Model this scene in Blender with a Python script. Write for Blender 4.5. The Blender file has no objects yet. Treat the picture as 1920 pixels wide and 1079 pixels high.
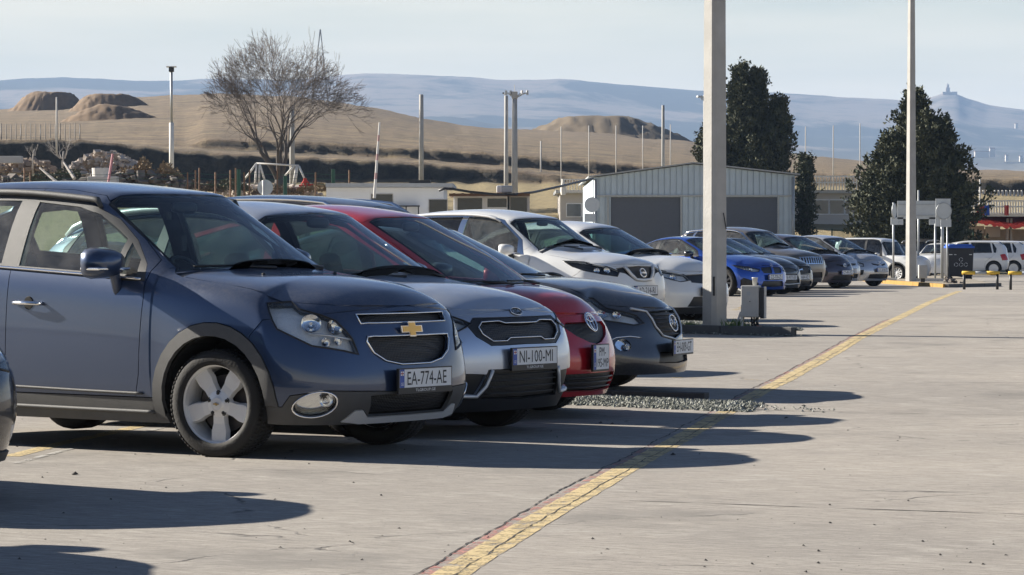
import bpy, bmesh, math, random
import numpy as np
from mathutils import Vector, Matrix
from mathutils.geometry import delaunay_2d_cdt
random.seed(7)
R = math.radians
scn = bpy.context.scene
COL = scn.collection
FOC, HOR, EYE = 5600.0, 458.0, 1.298          # long lens seen from standing-crouch height

# ------------------------------------------------------------ camera, sky, sun, exposure
cd = bpy.data.cameras.new('camera'); cam = bpy.data.objects.new('camera', cd); COL.objects.link(cam)
cd.sensor_width = 36.0; cd.lens = FOC / 1920 * 36
cd.clip_start = 0.5; cd.clip_end = 40000
cam.location = (0, 0, EYE); cam.rotation_euler = (R(90) - math.atan((539.5 - HOR) / FOC), 0, 0)
scn.camera = cam
SUN_EL = 23.6
sdir = Vector((-.905, .425, 0)).normalized() * math.cos(R(SUN_EL)) + Vector((0, 0, math.sin(R(SUN_EL))))
world = bpy.data.worlds.new('World'); scn.world = world; world.use_nodes = True
wn, wl = world.node_tree.nodes, world.node_tree.links
wn.clear()
wo = wn.new('ShaderNodeOutputWorld'); bg = wn.new('ShaderNodeBackground'); sky = wn.new('ShaderNodeTexSky')
sky.sky_type = 'NISHITA'; sky.sun_disc = False
sky.sun_elevation = R(SUN_EL); sky.sun_rotation = math.atan2(sdir.x, sdir.y)
sky.air_density = .45; sky.dust_density = .25; sky.ozone_density = 3.0; sky.altitude = 400
bg.inputs[1].default_value = 0.05
tc = wn.new('ShaderNodeTexCoord'); mp = wn.new('ShaderNodeMapping'); mp.inputs['Scale'].default_value = (2.2, 2.2, 26)
mp.inputs['Rotation'].default_value = (0, 0.03, 0)
nz = wn.new('ShaderNodeTexNoise'); nz.inputs['Scale'].default_value = 2.0; nz.inputs['Detail'].default_value = 6; nz.inputs['Roughness'].default_value = .55
cr = wn.new('ShaderNodeValToRGB'); cr.color_ramp.elements[0].position = .38; cr.color_ramp.elements[1].position = .72
cr.color_ramp.elements[1].color = (.45, .45, .45, 1)
mx = wn.new('ShaderNodeMix'); mx.data_type = 'RGBA'
wl.new(tc.outputs['Generated'], mp.inputs[0]); wl.new(mp.outputs[0], nz.inputs['Vector']); wl.new(nz.outputs[0], cr.inputs[0])
# pale haze at the horizon, cut off above the view to lower ambient light
sxyz = wn.new('ShaderNodeSeparateXYZ'); wl.new(tc.outputs['Generated'], sxyz.inputs[0])
hz = wn.new('ShaderNodeMapRange'); hz.interpolation_type = 'SMOOTHSTEP'; hz.inputs['From Min'].default_value = .07; hz.inputs['From Max'].default_value = .17
hz.inputs['To Min'].default_value = 1.0; hz.inputs['To Max'].default_value = .0; wl.new(sxyz.outputs[2], hz.inputs[0])
ad = wn.new('ShaderNodeMath'); ad.operation = 'MULTIPLY_ADD'; wl.new(cr.outputs[0], ad.inputs[0]); ad.inputs[1].default_value = .06; wl.new(hz.outputs[0], ad.inputs[2]); ad.use_clamp = True
wl.new(ad.outputs[0], mx.inputs[0])
hc = wn.new('ShaderNodeMix'); hc.data_type = 'RGBA'; hc.inputs[6].default_value = (6.6, 6.8, 5.5, 1); hc.inputs[7].default_value = (11.0, 9.9, 7.6, 1)
gm = wn.new('ShaderNodeMapRange'); gm.inputs['From Min'].default_value = .085; gm.inputs['From Max'].default_value = .03; wl.new(sxyz.outputs[2], gm.inputs[0])
g2 = wn.new('ShaderNodeMath'); g2.operation = 'MULTIPLY_ADD'; g2.use_clamp = True; wl.new(cr.outputs[0], g2.inputs[0]); g2.inputs[1].default_value = 1.1; g3 = wn.new('ShaderNodeMath'); g3.operation = 'MULTIPLY'; g3.inputs[1].default_value = .6; wl.new(gm.outputs[0], g3.inputs[0]); wl.new(g3.outputs[0], g2.inputs[2]); wl.new(g2.outputs[0], hc.inputs[0]); wl.new(hc.outputs[2], mx.inputs[7])
wl.new(sky.outputs[0], mx.inputs[6])
wl.new(mx.outputs[2], bg.inputs[0]); wl.new(bg.outputs[0], wo.inputs[0])
sl = bpy.data.lights.new('sun', 'SUN'); sl.energy = 5.0; sl.angle = R(.55); sl.color = (1, .93, .82)
sun = bpy.data.objects.new('sun', sl); COL.objects.link(sun); sun.rotation_euler = (-sdir).to_track_quat('-Z', 'Y').to_euler()
scn.view_settings.view_transform = 'Standard'; scn.view_settings.look = 'None'; scn.view_settings.gamma = 1
scn.view_settings.exposure = 1.38; scn.view_settings.use_curve_mapping = False
scn.cycles.max_bounces = 8; scn.cycles.transparent_max_bounces = 16; scn.cycles.caustics_reflective = False; scn.cycles.caustics_refractive = False

# ------------------------------------------------------------ materials
MATS = {}
class NT:
    def __init__(s, name):
        s.m = bpy.data.materials.new(name); s.m.use_nodes = True; s.n = s.m.node_tree.nodes; s.l = s.m.node_tree.links
        s.b = s.n['Principled BSDF']; s.o = s.n['Material Output']; MATS[name] = s.m
    def node(s, t, **k):
        x = s.n.new(t)
        for a, v in k.items(): setattr(x, a, v)
        return x
    def set(s, x, **k):
        for a, v in k.items(): x.inputs[a.replace('_', ' ')].default_value = v
        return x
    def coord(s, scale=(1, 1, 1), out='Object'):
        t = s.node('ShaderNodeTexCoord'); m = s.node('ShaderNodeMapping'); m.inputs['Scale'].default_value = scale
        s.l.new(t.outputs[out], m.inputs[0]); return m.outputs[0]
    def noise(s, vec, scale, detail=5, rough=.55, dist=0):
        x = s.node('ShaderNodeTexNoise'); x.inputs['Scale'].default_value = scale; x.inputs['Detail'].default_value = detail
        x.inputs['Roughness'].default_value = rough; x.inputs['Distortion'].default_value = dist
        if vec is not None: s.l.new(vec, x.inputs['Vector'])
        return x.outputs[0]
    def ramp(s, fac, stops):
        r = s.node('ShaderNodeValToRGB'); e = r.color_ramp.elements
        while len(e) < len(stops): e.new(.5)
        for i, (p, c) in enumerate(stops):
            e[i].position = p; e[i].color = (*(c if hasattr(c, '__len__') else (c, c, c)), 1)
        s.l.new(fac, r.inputs[0]); return r.outputs[0]
    def mix(s, fac, a, b, mode='MIX'):
        m = s.node('ShaderNodeMix', data_type='RGBA', blend_type=mode)
        for i, v in ((0, fac), (6, a), (7, b)):
            if hasattr(v, 'is_linked'): s.l.new(v, m.inputs[i])
            elif i == 0: m.inputs[0].default_value = v
            else: m.inputs[i].default_value = (*v, 1) if hasattr(v, '__len__') else (v, v, v, 1)
        return m.outputs[2]
    def math(s, op, a, b=0.0, c=None, clamp=False):
        m = s.node('ShaderNodeMath', operation=op); m.use_clamp = clamp
        for i, v in enumerate((a, b) if c is None else (a, b, c)):
            if hasattr(v, 'is_linked'): s.l.new(v, m.inputs[i])
            else: m.inputs[i].default_value = v
        return m.outputs[0]
    def bump(s, h, strength=.3, dist=.01, prev=None):
        b = s.node('ShaderNodeBump'); b.inputs['Strength'].default_value = strength; b.inputs['Distance'].default_value = dist
        s.l.new(h, b.inputs['Height'])
        if prev is not None: s.l.new(prev, b.inputs['Normal'])
        s.l.new(b.outputs[0], s.b.inputs['Normal']); return b.outputs[0]
    def col(s, v):
        if hasattr(v, 'is_linked'): s.l.new(v, s.b.inputs['Base Color'])
        else: s.b.inputs['Base Color'].default_value = (*v, 1)
    def p(s, **k):
        for a, v in k.items():
            i = s.b.inputs[a.replace('_', ' ')]
            if hasattr(v, 'is_linked'): s.l.new(v, i)
            else: i.default_value = v
def simple(name, c, rough=.5, metal=0.0, var=.15, scale=6, bump=0.0, bscale=60, **k):
    if name in MATS: return MATS[name]
    t = NT(name); v = t.coord()
    n = t.noise(v, scale)
    t.col(t.mix(n, tuple(x * (1 - var) for x in c), tuple(min(1, x * (1 + var)) for x in c)))
    t.p(Roughness=rough, Metallic=metal, **k)
    if bump: t.bump(t.noise(v, bscale, 4), bump, .01)
    return t.m
def paint(name, c, metal=.5, rough=.32, dust=.25, dustc=(.42, .38, .33), flake=.0):
    if name in MATS: return MATS[name]
    t = NT(name); v = t.coord()
    g = t.node('ShaderNodeNewGeometry'); sx = t.node('ShaderNodeSeparateXYZ'); t.l.new(g.outputs['Normal'], sx.inputs[0])
    tcx = t.node('ShaderNodeTexCoord'); so = t.node('ShaderNodeSeparateXYZ'); t.l.new(tcx.outputs['Object'], so.inputs[0])
    up = t.math('MULTIPLY_ADD', sx.outputs[2], 1.5, -.45, clamp=True)          # dust settles on what faces up
    low = t.math('MULTIPLY_ADD', so.outputs[2], -2.2, 1.05, clamp=True)        # and splashes up from the road
    n = t.ramp(t.noise(v, 5, 8, .7), [(.3, .35), (.7, 1)])
    f = t.ramp(t.noise(v, 55, 3, .6), [(.35, .55), (.65, 1)])
    d = t.math('MULTIPLY', t.math('MULTIPLY', t.math('ADD', t.math('MULTIPLY', up, .8), t.math('MULTIPLY_ADD', low, .45, .05)), n), f)
    d = t.math('MULTIPLY', d, dust, clamp=True)
    t.col(t.mix(d, c, dustc))
    t.p(Metallic=t.math('MULTIPLY_ADD', d, -metal, metal), Roughness=t.math('MULTIPLY_ADD', d, .5, rough), Coat_Weight=t.math('MULTIPLY_ADD', d, -1.1, 1.0, clamp=True), Coat_Roughness=.04)
    t.bump(t.noise(v, 1.4, 2), .05, .02)
    return t.m
def glassmat(name, tint, haze=.06, refl=1.0):
    if name in MATS: return MATS[name]
    t = NT(name); v = t.coord(); t.n.remove(t.b)
    tr = t.node('ShaderNodeBsdfTransparent'); tr.inputs[0].default_value = (*tint, 1)
    gl = t.node('ShaderNodeBsdfGlossy'); gl.inputs['Roughness'].default_value = .015; gl.inputs[0].default_value = (refl, refl, refl, 1)
    df = t.node('ShaderNodeBsdfDiffuse'); df.inputs[0].default_value = (.45, .44, .42, 1)
    fr = t.node('ShaderNodeFresnel'); g_ = t.node('ShaderNodeNewGeometry'); t.l.new(t.math('MULTIPLY_ADD', g_.outputs['Backfacing'], 1 / 1.62 - 1.62, 1.62), fr.inputs[0])
    m1 = t.node('ShaderNodeMixShader'); m2 = t.node('ShaderNodeMixShader')
    t.l.new(fr.outputs[0], m1.inputs[0]); t.l.new(tr.outputs[0], m1.inputs[1]); t.l.new(gl.outputs[0], m1.inputs[2])
    d = t.math('MULTIPLY', t.ramp(t.noise(v, 6, 8, .7), [(.35, .2), (.75, 1)]), haze)
    t.l.new(d, m2.inputs[0]); t.l.new(m1.outputs[0], m2.inputs[1]); t.l.new(df.outputs[0], m2.inputs[2])
    t.l.new(m2.outputs[0], t.o.inputs[0]); return t.m
def meshgrille(name, c=(.012, .012, .013), sc=70):
    if name in MATS: return MATS[name]
    t = NT(name); v = t.coord((1, 1, 1.35))
    x = t.node('ShaderNodeTexVoronoi'); x.inputs['Scale'].default_value = sc; x.inputs['Randomness'].default_value = .12; t.l.new(v, x.inputs['Vector'])
    t.col(t.ramp(x.outputs[0], [(.25, tuple(q * .3 for q in c)), (.5, tuple(q * 1.2 for q in c))]))
    t.p(Roughness=.45); t.bump(x.outputs[0], .8, .006); return t.m
simple('rubber', (.022, .021, .020), .85, var=.4, scale=9, bump=.3)
simple('black_trim', (.018, .018, .019), .42, var=.2)
simple('cladding', (.075, .075, .074), .62, var=.25, scale=12, bump=.25, bscale=350)
simple('dark_void', (.006, .006, .006), .9)
simple('interior', (.05, .05, .05), .8)
simple('seat_cloth', (.07, .068, .065), .9)
simple('chrome', (.82, .82, .83), .12, 1.0, var=.05)
simple('satin_silver', (.74, .74, .73), .35, .35, var=.06)
simple('alloy', (.78, .78, .77), .38, .25, var=.07, scale=20)
simple('dark_alloy', (.05, .05, .055), .35, .8)
simple('brake', (.10, .09, .085), .5, .7)
simple('plate_white', (.84, .84, .83), .45, var=.06, scale=30)
simple('plate_blue', (.04, .10, .42), .4)
simple('plate_ink', (.012, .012, .014), .5)
simple('gold_emblem', (.62, .42, .16), .28, .8)
simple('amber', (.75, .22, .05), .3)
simple('red_lens', (.45, .02, .02), .2)
simple('paper', (.7, .6, .64), .7)
_l = simple('lamp_bowl', (.84, .86, .88), .28, .12, var=.08, scale=30, bump=.9, bscale=55)
simple('white_plastic', (.72, .72, .70), .5)
glassmat('glass_clear', (.74, .88, .84), .22)
glassmat('glass_ws', (.52, .64, .64), .05)
glassmat('glass_dark', (.10, .11, .11), .05)
glassmat('lens_glass', (.93, .95, .96), .03, .8)
meshgrille('grille_mesh')
meshgrille('grille_stud', (.02, .02, .022), 55)
M = MATS

# ------------------------------------------------------------ mesh helpers
def obj(name, V, Fc, mat, parent=None, smooth=False, mats=None, mi=None):
    me = bpy.data.meshes.new(name); me.from_pydata([tuple(v) for v in V], [], [tuple(f) for f in Fc])
    for m in (mats or [mat]): me.materials.append(m)
    if mi is not None: me.polygons.foreach_set('material_index', mi)
    if smooth: me.polygons.foreach_set('use_smooth', [True] * len(me.polygons))
    me.update(); o = bpy.data.objects.new(name, me); COL.objects.link(o)
    if parent: o.parent = parent
    return o
def empty(name, loc, rz=0, **k):
    o = bpy.data.objects.new(name, None); COL.objects.link(o); o.location = loc; o.rotation_euler = (0, 0, rz); o.empty_display_size = .3
    return tag(o, **k)
def tag(o, label=None, cat=None, group=None, kind=None):
    if label: o['label'] = label
    if cat: o['category'] = cat
    if group: o['group'] = group
    if kind: o['kind'] = kind
    return o
class MB:
    """collects simple shapes into one mesh"""
    def __init__(s): s.V = []; s.F = []
    def add(s, V, Fc):
        b = len(s.V); s.V += [tuple(v) for v in V]; s.F += [tuple(b + i for i in f) for f in Fc]; return s
    def box(s, c, d, rz=0, bev=0.0, taper=1.0):
        x, y, z = d[0] / 2, d[1] / 2, d[2] / 2
        if bev <= 0:
            P = [(-x, -y, -z), (x, -y, -z), (x, y, -z), (-x, y, -z), (-x * taper, -y * taper, z), (x * taper, -y * taper, z), (x * taper, y * taper, z), (-x * taper, y * taper, z)]
            Fc = [(3, 2, 1, 0), (4, 5, 6, 7), (0, 1, 5, 4), (1, 2, 6, 5), (2, 3, 7, 6), (3, 0, 4, 7)]
        else:
            bm = bmesh.new(); bmesh.ops.create_cube(bm, size=1)
            for v in bm.verts: v.co = Vector((v.co.x * 2 * x * (taper if v.co.z > 0 else 1), v.co.y * 2 * y * (taper if v.co.z > 0 else 1), v.co.z * 2 * z))
            bmesh.ops.bevel(bm, geom=bm.edges[:], offset=bev, segments=2, affect='EDGES', profile=.5)
            bm.verts.ensure_lookup_table(); P = [tuple(v.co) for v in bm.verts]; Fc = [[v.index for v in f.verts] for f in bm.faces]; bm.free()
        ca, sa = math.cos(rz), math.sin(rz)
        return s.add([(c[0] + p[0] * ca - p[1] * sa, c[1] + p[0] * sa + p[1] * ca, c[2] + p[2]) for p in P], Fc)
    def tube(s, pts, r, n=6, closed=False, cap=True):
        pts = [Vector(p) for p in pts]; k = len(pts); rs = r if hasattr(r, '__len__') else [r] * k; V = []; up = None
        for i, p in enumerate(pts):
            a = pts[(i - 1) % k] if (i or closed) else p; b = pts[(i + 1) % k] if (i < k - 1 or closed) else p
            d = (b - a).normalized() if (b - a).length > 1e-9 else Vector((0, 0, 1))
            if up is None: up = d.orthogonal().normalized()
            up = (up - d * up.dot(d)); up = up.normalized() if up.length > 1e-6 else d.orthogonal().normalized()
            w = d.cross(up)
            for j in range(n):
                t = 2 * math.pi * j / n; V.append(p + (up * math.cos(t) + w * math.sin(t)) * rs[i])
        Fc = []
        for i in range(k if closed else k - 1):
            for j in range(n): Fc.append((i * n + j, i * n + (j + 1) % n, ((i + 1) % k) * n + (j + 1) % n, ((i + 1) % k) * n + j))
        if not closed and cap: Fc += [tuple(range(n))[::-1], tuple(range((k - 1) * n, k * n))]
        return s.add(V, Fc)
    def lathe(s, prof, n=48, axis='y', c=(0, 0, 0)):
        V = []; k = len(prof)
        for j in range(n):
            t = 2 * math.pi * j / n
            for (r, h) in prof:
                q = (r * math.cos(t), h, r * math.sin(t)) if axis == 'y' else (r * math.cos(t), r * math.sin(t), h)
                V.append((q[0] + c[0], q[1] + c[1], q[2] + c[2]))
        return s.add(V, [(j * k + i, j * k + i + 1, ((j + 1) % n) * k + i + 1, ((j + 1) % n) * k + i) for j in range(n) for i in range(k - 1)])
    def prism(s, poly, fn, h0, h1):
        """poly list of 2-D points; fn(a,b,h) -> 3-D"""
        n = len(poly); V = [fn(a, b, h0) for a, b in poly] + [fn(a, b, h1) for a, b in poly]
        return s.add(V, [tuple(range(n)), tuple(range(n, 2 * n))[::-1]] + [(i, (i + 1) % n, n + (i + 1) % n, n + i) for i in range(n)])
    def build(s, name, mat, parent=None, smooth=False): 
        o = obj(name, s.V, s.F, mat, parent, smooth)
        bm = bmesh.new(); bm.from_mesh(o.data); bmesh.ops.recalc_face_normals(bm, faces=bm.faces[:]); bm.to_mesh(o.data); bm.free()
        return o
def bez(a, b, c, n=8):
    a, b, c = Vector(a), Vector(b), Vector(c)
    return [a * (1 - t) ** 2 + b * 2 * t * (1 - t) + c * t * t for t in [i / n for i in range(n + 1)]]
FONT = {}
def text_mesh(body, w=None, h=1.0, depth=.002):
    """flat lettering, returns verts (x right, y up) and faces, centred; width w if given"""
    cu = bpy.data.curves.new('txt', 'FONT'); cu.body = body; cu.align_x = 'CENTER'; cu.resolution_u = 2
    to = bpy.data.objects.new('txt', cu); COL.objects.link(to); dg = bpy.context.evaluated_depsgraph_get(); me = to.evaluated_get(dg).to_mesh()
    V = [v.co.copy() for v in me.vertices]; Fc = [tuple(p.vertices) for p in me.polygons]
    bpy.data.objects.remove(to)
    x0, x1 = min(v.x for v in V), max(v.x for v in V); y0, y1 = min(v.y for v in V), max(v.y for v in V)
    sy = h / (y1 - y0); sx = sy if w is None else w / (x1 - x0)
    return [((v.x - (x0 + x1) / 2) * sx, (v.y - (y0 + y1) / 2) * sy) for v in V], Fc
def gz(Y):                                   # the pavement dips to a drain and rises again
    return float(np.interp(Y, [17, 21, 23.5, 26, 33, 39, 45, 70, 80, 92, 110, 122, 140], [0, -.03, -.04, .0, .03, .07, .08, .07, .05, .02, .0, -.10, -.15]))
# ============================================================ SETTING
from mathutils import noise as mn
def at(px, py, Y): s = FOC / Y; return ((px - 960) / s, Y, EYE + (HOR - py) / s)
def onground(px, py):
    Y = 30.0
    for _ in range(40):
        Y = .5 * Y + .5 * FOC * (EYE - gz(Y)) / (py - HOR)
    return ((px - 960) * Y / FOC, Y, gz(Y))
LINE_PX = [(700, 1160), (845, 1079), (985, 990), (1187, 873), (1262, 832), (1345, 782), (1470, 714), (1600, 640), (1680, 599), (1740, 569), (1800, 546)]
LINE = [onground(*p) for p in LINE_PX]
la, lb = LINE[1], LINE[8]; lk = (lb[0] - la[0]) / (lb[1] - la[1]); l0 = la[0] - lk * la[1]
def concrete():
    t = NT('concrete'); v = t.coord(); r = t.node('ShaderNodeMapping'); r.inputs['Rotation'].default_value = (0, 0, R(27)); t.l.new(t.coord(), r.inputs[0])
    st = t.node('ShaderNodeMapping'); st.inputs['Scale'].default_value = (1.0, 9, 1); t.l.new(r.outputs[0], st.inputs[0])
    streak = t.noise(st.outputs[0], 1.1, 8, .65); big = t.noise(v, .22, 4, .55); med = t.noise(v, 1.6, 7, .7); fine = t.noise(v, 30, 6, .8); mot = t.noise(st.outputs[0], 4.5, 7, .75); grit = t.noise(v, 150, 2, .6)
    sx = t.node('ShaderNodeSeparateXYZ'); t.l.new(v, sx.inputs[0])
    side = t.math('MULTIPLY_ADD', sx.outputs[1], -lk, -l0); side = t.math('ADD', side, sx.outputs[0]); side = t.math('MULTIPLY_ADD', side, 12, .5, clamp=True)
    c = t.mix(side, (.325, .295, .255), (.385, .345, .295))
    c = t.mix(t.ramp(big, [(.40, 0), (.58, 1)]), c, (.275, .25, .22)); c = t.mix(t.math('MULTIPLY', t.ramp(streak, [(.42, 0), (.72, 1)]), .55), c, (.26, .235, .205))
    c = t.mix(t.math('MULTIPLY', t.ramp(med, [(.52, 0), (.70, 1)]), .5), c, (.45, .42, .37))
    c = t.mix(t.ramp(mot, [(.41, .75), (.50, 0)]), c, (.20, .18, .155)); c = t.mix(t.ramp(mot, [(.52, 0), (.64, .55)]), c, (.50, .46, .40)); c = t.mix(t.ramp(fine, [(.34, .7), (.46, 0)]), c, (.15, .135, .12)); c = t.mix(t.ramp(grit, [(.58, 0), (.75, .5)]), c, (.52, .49, .44))
    sp = t.node('ShaderNodeTexVoronoi'); sp.inputs['Scale'].default_value = 2.6; t.l.new(v, sp.inputs['Vector'])
    c = t.mix(t.ramp(sp.outputs[0], [(.012, .6), (.03, 0)]), c, (.07, .065, .06))
    # oil and tyre stains under the stalls
    oil = t.noise(v, .55, 5, .6); c = t.mix(t.math('MULTIPLY', t.ramp(oil, [(.57, 0), (.68, 1)]), .55), c, (.15, .14, .125))
    # hairline cracks
    cv = t.node('ShaderNodeTexVoronoi', feature='DISTANCE_TO_EDGE'); cv.inputs['Scale'].default_value = .23; dm = t.mix(.12, v, t.noise(v, 2.5, 6, .7)); 
    nn = t.node('ShaderNodeTexNoise'); nn.inputs['Scale'].default_value = 1.2; nn.inputs['Detail'].default_value = 7; t.l.new(v, nn.inputs['Vector'])
    vm = t.node('ShaderNodeVectorMath', operation='MULTIPLY_ADD'); vm.inputs[1].default_value = (.9, .9, 0); t.l.new(nn.outputs['Color'], vm.inputs[0]); t.l.new(v, vm.inputs[2]); t.l.new(vm.outputs[0], cv.inputs['Vector'])
    cm = t.math('MULTIPLY', t.ramp(cv.outputs[0], [(.0010, 1), (.0032, 0)]), t.ramp(med, [(.50, 0), (.58, .8)])); c = t.mix(cm, c, (.05, .045, .04))
    t.col(c); t.p(Roughness=.92)
    h = t.math('ADD', t.math('MULTIPLY', fine, .6), t.math('MULTIPLY', streak, .5)); h = t.math('ADD', h, t.math('MULTIPLY', grit, .35)); h = t.math('MULTIPLY_ADD', cm, -1.5, h)
    t.bump(h, .55, .008); return t.m
concrete()
def pav():
    ys = [3, 8, 12, 15, 17, 18, 19, 20, 21, 22, 23, 23.5, 24, 25, 26, 28, 30, 33, 36, 39, 42, 45, 50, 60, 70, 80, 92, 100, 110, 116, 122, 130, 140, 150]; xs = [-60, -40, -25, -15, -8, -4, -2, 0, 2, 4, 8, 15, 25, 40, 60]
    V = [(x, y, gz(y) - (0 if y < 150 else .05)) for y in ys for x in xs]; n = len(xs)
    o = obj('pavement', V, [(j * n + i, j * n + i + 1, (j + 1) * n + i + 1, (j + 1) * n + i) for j in range(len(ys) - 1) for i in range(n - 1)], M['concrete'], smooth=True); tag(o, kind='structure')
pav()
def wornpaint(name, c, cover):
    t = NT(name); v = t.coord(); n = t.noise(v, 7, 9, .75); f = t.noise(v, 60, 4, .7); s_ = t.math('ADD', t.math('MULTIPLY', n, .65), t.math('MULTIPLY', f, .35))
    k = t.ramp(s_, [(cover - .04, 1), (cover + .04, 0)]); t.col(t.mix(t.noise(v, 14, 5, .6), tuple(x * .8 for x in c), c)); t.p(Roughness=.85)
    tr = t.node('ShaderNodeBsdfTransparent'); mx_ = t.node('ShaderNodeMixShader'); t.l.new(k, mx_.inputs[0]); t.l.new(tr.outputs[0], mx_.inputs[1]); t.l.new(t.b.outputs[0], mx_.inputs[2]); t.l.new(mx_.outputs[0], t.o.inputs[0])
    t.bump(f, .3, .004); return t.m
wornpaint('yellow_paint', (.64, .50, .26), .53); wornpaint('faint_yellow', (.62, .44, .15), .47); wornpaint('faint_red', (.55, .26, .22), .47); wornpaint('old_white', (.5, .48, .44), .50)
simple('crack_and_shadow_fill', (.035, .032, .03), .95)
def densify(P, d):
    out = []
    for a, b in zip(P[:-1], P[1:]):
        n = max(1, int(math.dist(a[:2], b[:2]) / d)); out += [tuple(lerp_(a[k], b[k], i / n) for k in range(2)) for i in range(n)]
    return out + [P[-1][:2]]
def lerp_(a, b, t): return a + (b - a) * t
def ribbon(name, P, w, mat, lift, jit=0.0, off=0.0, d=.35, wj=0.0, kind='structure', seed=1):
    rnd = random.Random(seed); P = densify(P, d); V = []; wob = 0
    for i, p in enumerate(P):
        a = P[max(0, i - 1)]; b = P[min(len(P) - 1, i + 1)]; t = Vector((b[0] - a[0], b[1] - a[1])).normalized(); n = Vector((t.y, -t.x)); wob = wob * .8 + rnd.uniform(-jit, jit)
        ww = w * (1 + rnd.uniform(-wj, wj))
        for s in (-.5, .5): q = Vector(p) + n * (off + wob + s * ww); V.append((q.x, q.y, gz(q.y) + lift))
    o = obj(name, V, [(2 * i, 2 * i + 1, 2 * i + 3, 2 * i + 2) for i in range(len(P) - 1)], M[mat]); return tag(o, kind=kind)
seg = lambda i, j: LINE[i:j]
ribbon('yellow_line', LINE[:7], .155, 'yellow_paint', .002, wj=.05, jit=.002, d=.12)
ribbon('yellow_line', [LINE[6]] + LINE[7:], .17, 'yellow_paint', .002, wj=.06, jit=.003, d=.15)
ribbon('red_line', LINE[:5], .05, 'faint_red', .0015, off=-.10, jit=.004, d=.12)
ribbon('red_line', LINE[5:9], .05, 'faint_red', .0015, off=-.11, jit=.004, d=.12)
ribbon('pavement_crack', LINE[:9], .008, 'crack_and_shadow_fill', .0025, off=-.135, jit=.008, d=.07, wj=.8)
ribbon('pavement_crack', LINE[:9], .005, 'crack_and_shadow_fill', .0035, off=.02, jit=.006, d=.07, wj=.8, seed=5)
ribbon('stall_line', [onground(18, 857), onground(112, 833), onground(300, 791), onground(420, 765)], .12, 'yellow_paint', .002, d=.12)
ribbon('stall_line', [onground(10, 870), onground(112, 843), onground(300, 800)], .05, 'old_white', .003, off=.06)
ribbon('stall_line', [onground(1375, 583), onground(1400, 574), onground(1425, 566)], .14, 'faint_yellow', .004)
ribbon('stall_line', [onground(1260, 709), onground(1460, 714)], .05, 'faint_yellow', .004, jit=.01)
for i, (a, b) in enumerate([((1390, 769), (1990, 781)), ((1180, 712), (1460, 716)), ((1465, 716), (1990, 719)), ((1290, 646), (1990, 655)), ((1440, 593), (1990, 600)), ((1780, 558), (1990, 562)), ((1180, 940), (2100, 972)), ((1380, 640), (1620, 647))]):
    ribbon('joint_and_shadow_strip', [onground(*a), onground(*b)], .012 if i != 3 else .02, 'crack_and_shadow_fill', .002, jit=.006, d=.12, wj=.9, seed=20 + i)  # slab joints; the widest strip draws the concrete pole's cast shadow
# dark shallow pits and crumbs lying about
mb = MB(); rnd = random.Random(3)
def stone(mb, x, y, z, r, rnd, flat=.7):
    a = rnd.random() * 6.28; P = []
    for k in range(5): t = a + k * 1.257 + rnd.uniform(-.25, .25); q = r * rnd.uniform(.7, 1.15); P.append((x + q * math.cos(t), y + q * math.sin(t), z + rnd.uniform(-.1, .25) * r))
    mb.add(P + [(x + rnd.uniform(-.3, .3) * r, y + rnd.uniform(-.3, .3) * r, z + r * flat * rnd.uniform(.7, 1.2))], [(k, (k + 1) % 5, 5) for k in range(5)])
for _ in range(300):
    py = rnd.uniform(560, 1079); px = rnd.uniform(0, 1990); p = onground(px, py); stone(mb, p[0], p[1], p[2] + .001, rnd.choice((.003, .004, .005, .009)), rnd, .8)
for (px, py) in ((139, 891), (1126, 794), (1148, 796), (1262, 854), (1474, 785), (1508, 762)): p = onground(px, py); stone(mb, p[0], p[1], p[2], .022, rnd, .8)
simple('dark_crumb', (.06, .055, .05), .95)
tag(mb.build('road_grit', M['dark_crumb']), 'dark crumbs and small stones scattered on the concrete', 'grit', kind='stuff')

# ------------------------------------------------------------ gravel drain strip between the cars
t = NT('gravel'); g = t.node('ShaderNodeObjectInfo'); v = t.coord(); x = t.node('ShaderNodeTexVoronoi'); x.inputs['Scale'].default_value = 42; t.l.new(v, x.inputs['Vector'])
sp = t.node('ShaderNodeSeparateXYZ'); t.l.new(x.outputs['Color'], sp.inputs[0]); t.col(t.ramp(sp.outputs[0], [(.0, (.06, .065, .055)), (.45, (.17, .18, .155)), (.8, (.29, .295, .26)), (1, (.48, .48, .44))])); t.p(Roughness=.9)
def gravel(name, quad, n, lab, rmin=.012, rmax=.026, seed=4, dz=0.0, ragged=.06, over=.05):
    rnd = random.Random(seed); mb = MB(); A, B, C, D = [Vector(q[:2]) for q in quad]
    for _ in range(n):
        u, v = rnd.random(), rnd.random(); v2 = min(1 + ragged, max(-ragged, rnd.gauss(.5, .34))) if rnd.random() < .12 else v
        u2 = 1 + abs(rnd.gauss(0, over)) if rnd.random() < .03 else u
        p = (A * (1 - u2) + B * u2) * (1 - v2) + (D * (1 - u2) + C * u2) * v2; r = rnd.uniform(rmin, rmax)
        hump = .03 * math.sin(math.pi * min(max(v2, 0), 1)) * rnd.random(); stone(mb, p.x, p.y, gz(p.y) + dz + hump, r, rnd, 1.0)
    return tag(mb.build(name, M['gravel']), lab, 'gravel', kind='stuff')
gravel('gravel_strip', [onground(1040, 741), onground(1398, 757), onground(1378, 772), onground(1040, 758)], 6500, 'grey-green loose gravel filling the drain between red hatchback and graphite saloon')
gravel('gravel_strip', [onground(1395, 762), onground(1560, 770), onground(1560, 775), onground(1395, 768)], 50, 'stray gravel trailing off the end of the drain strip', .008, .016, 9)
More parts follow.
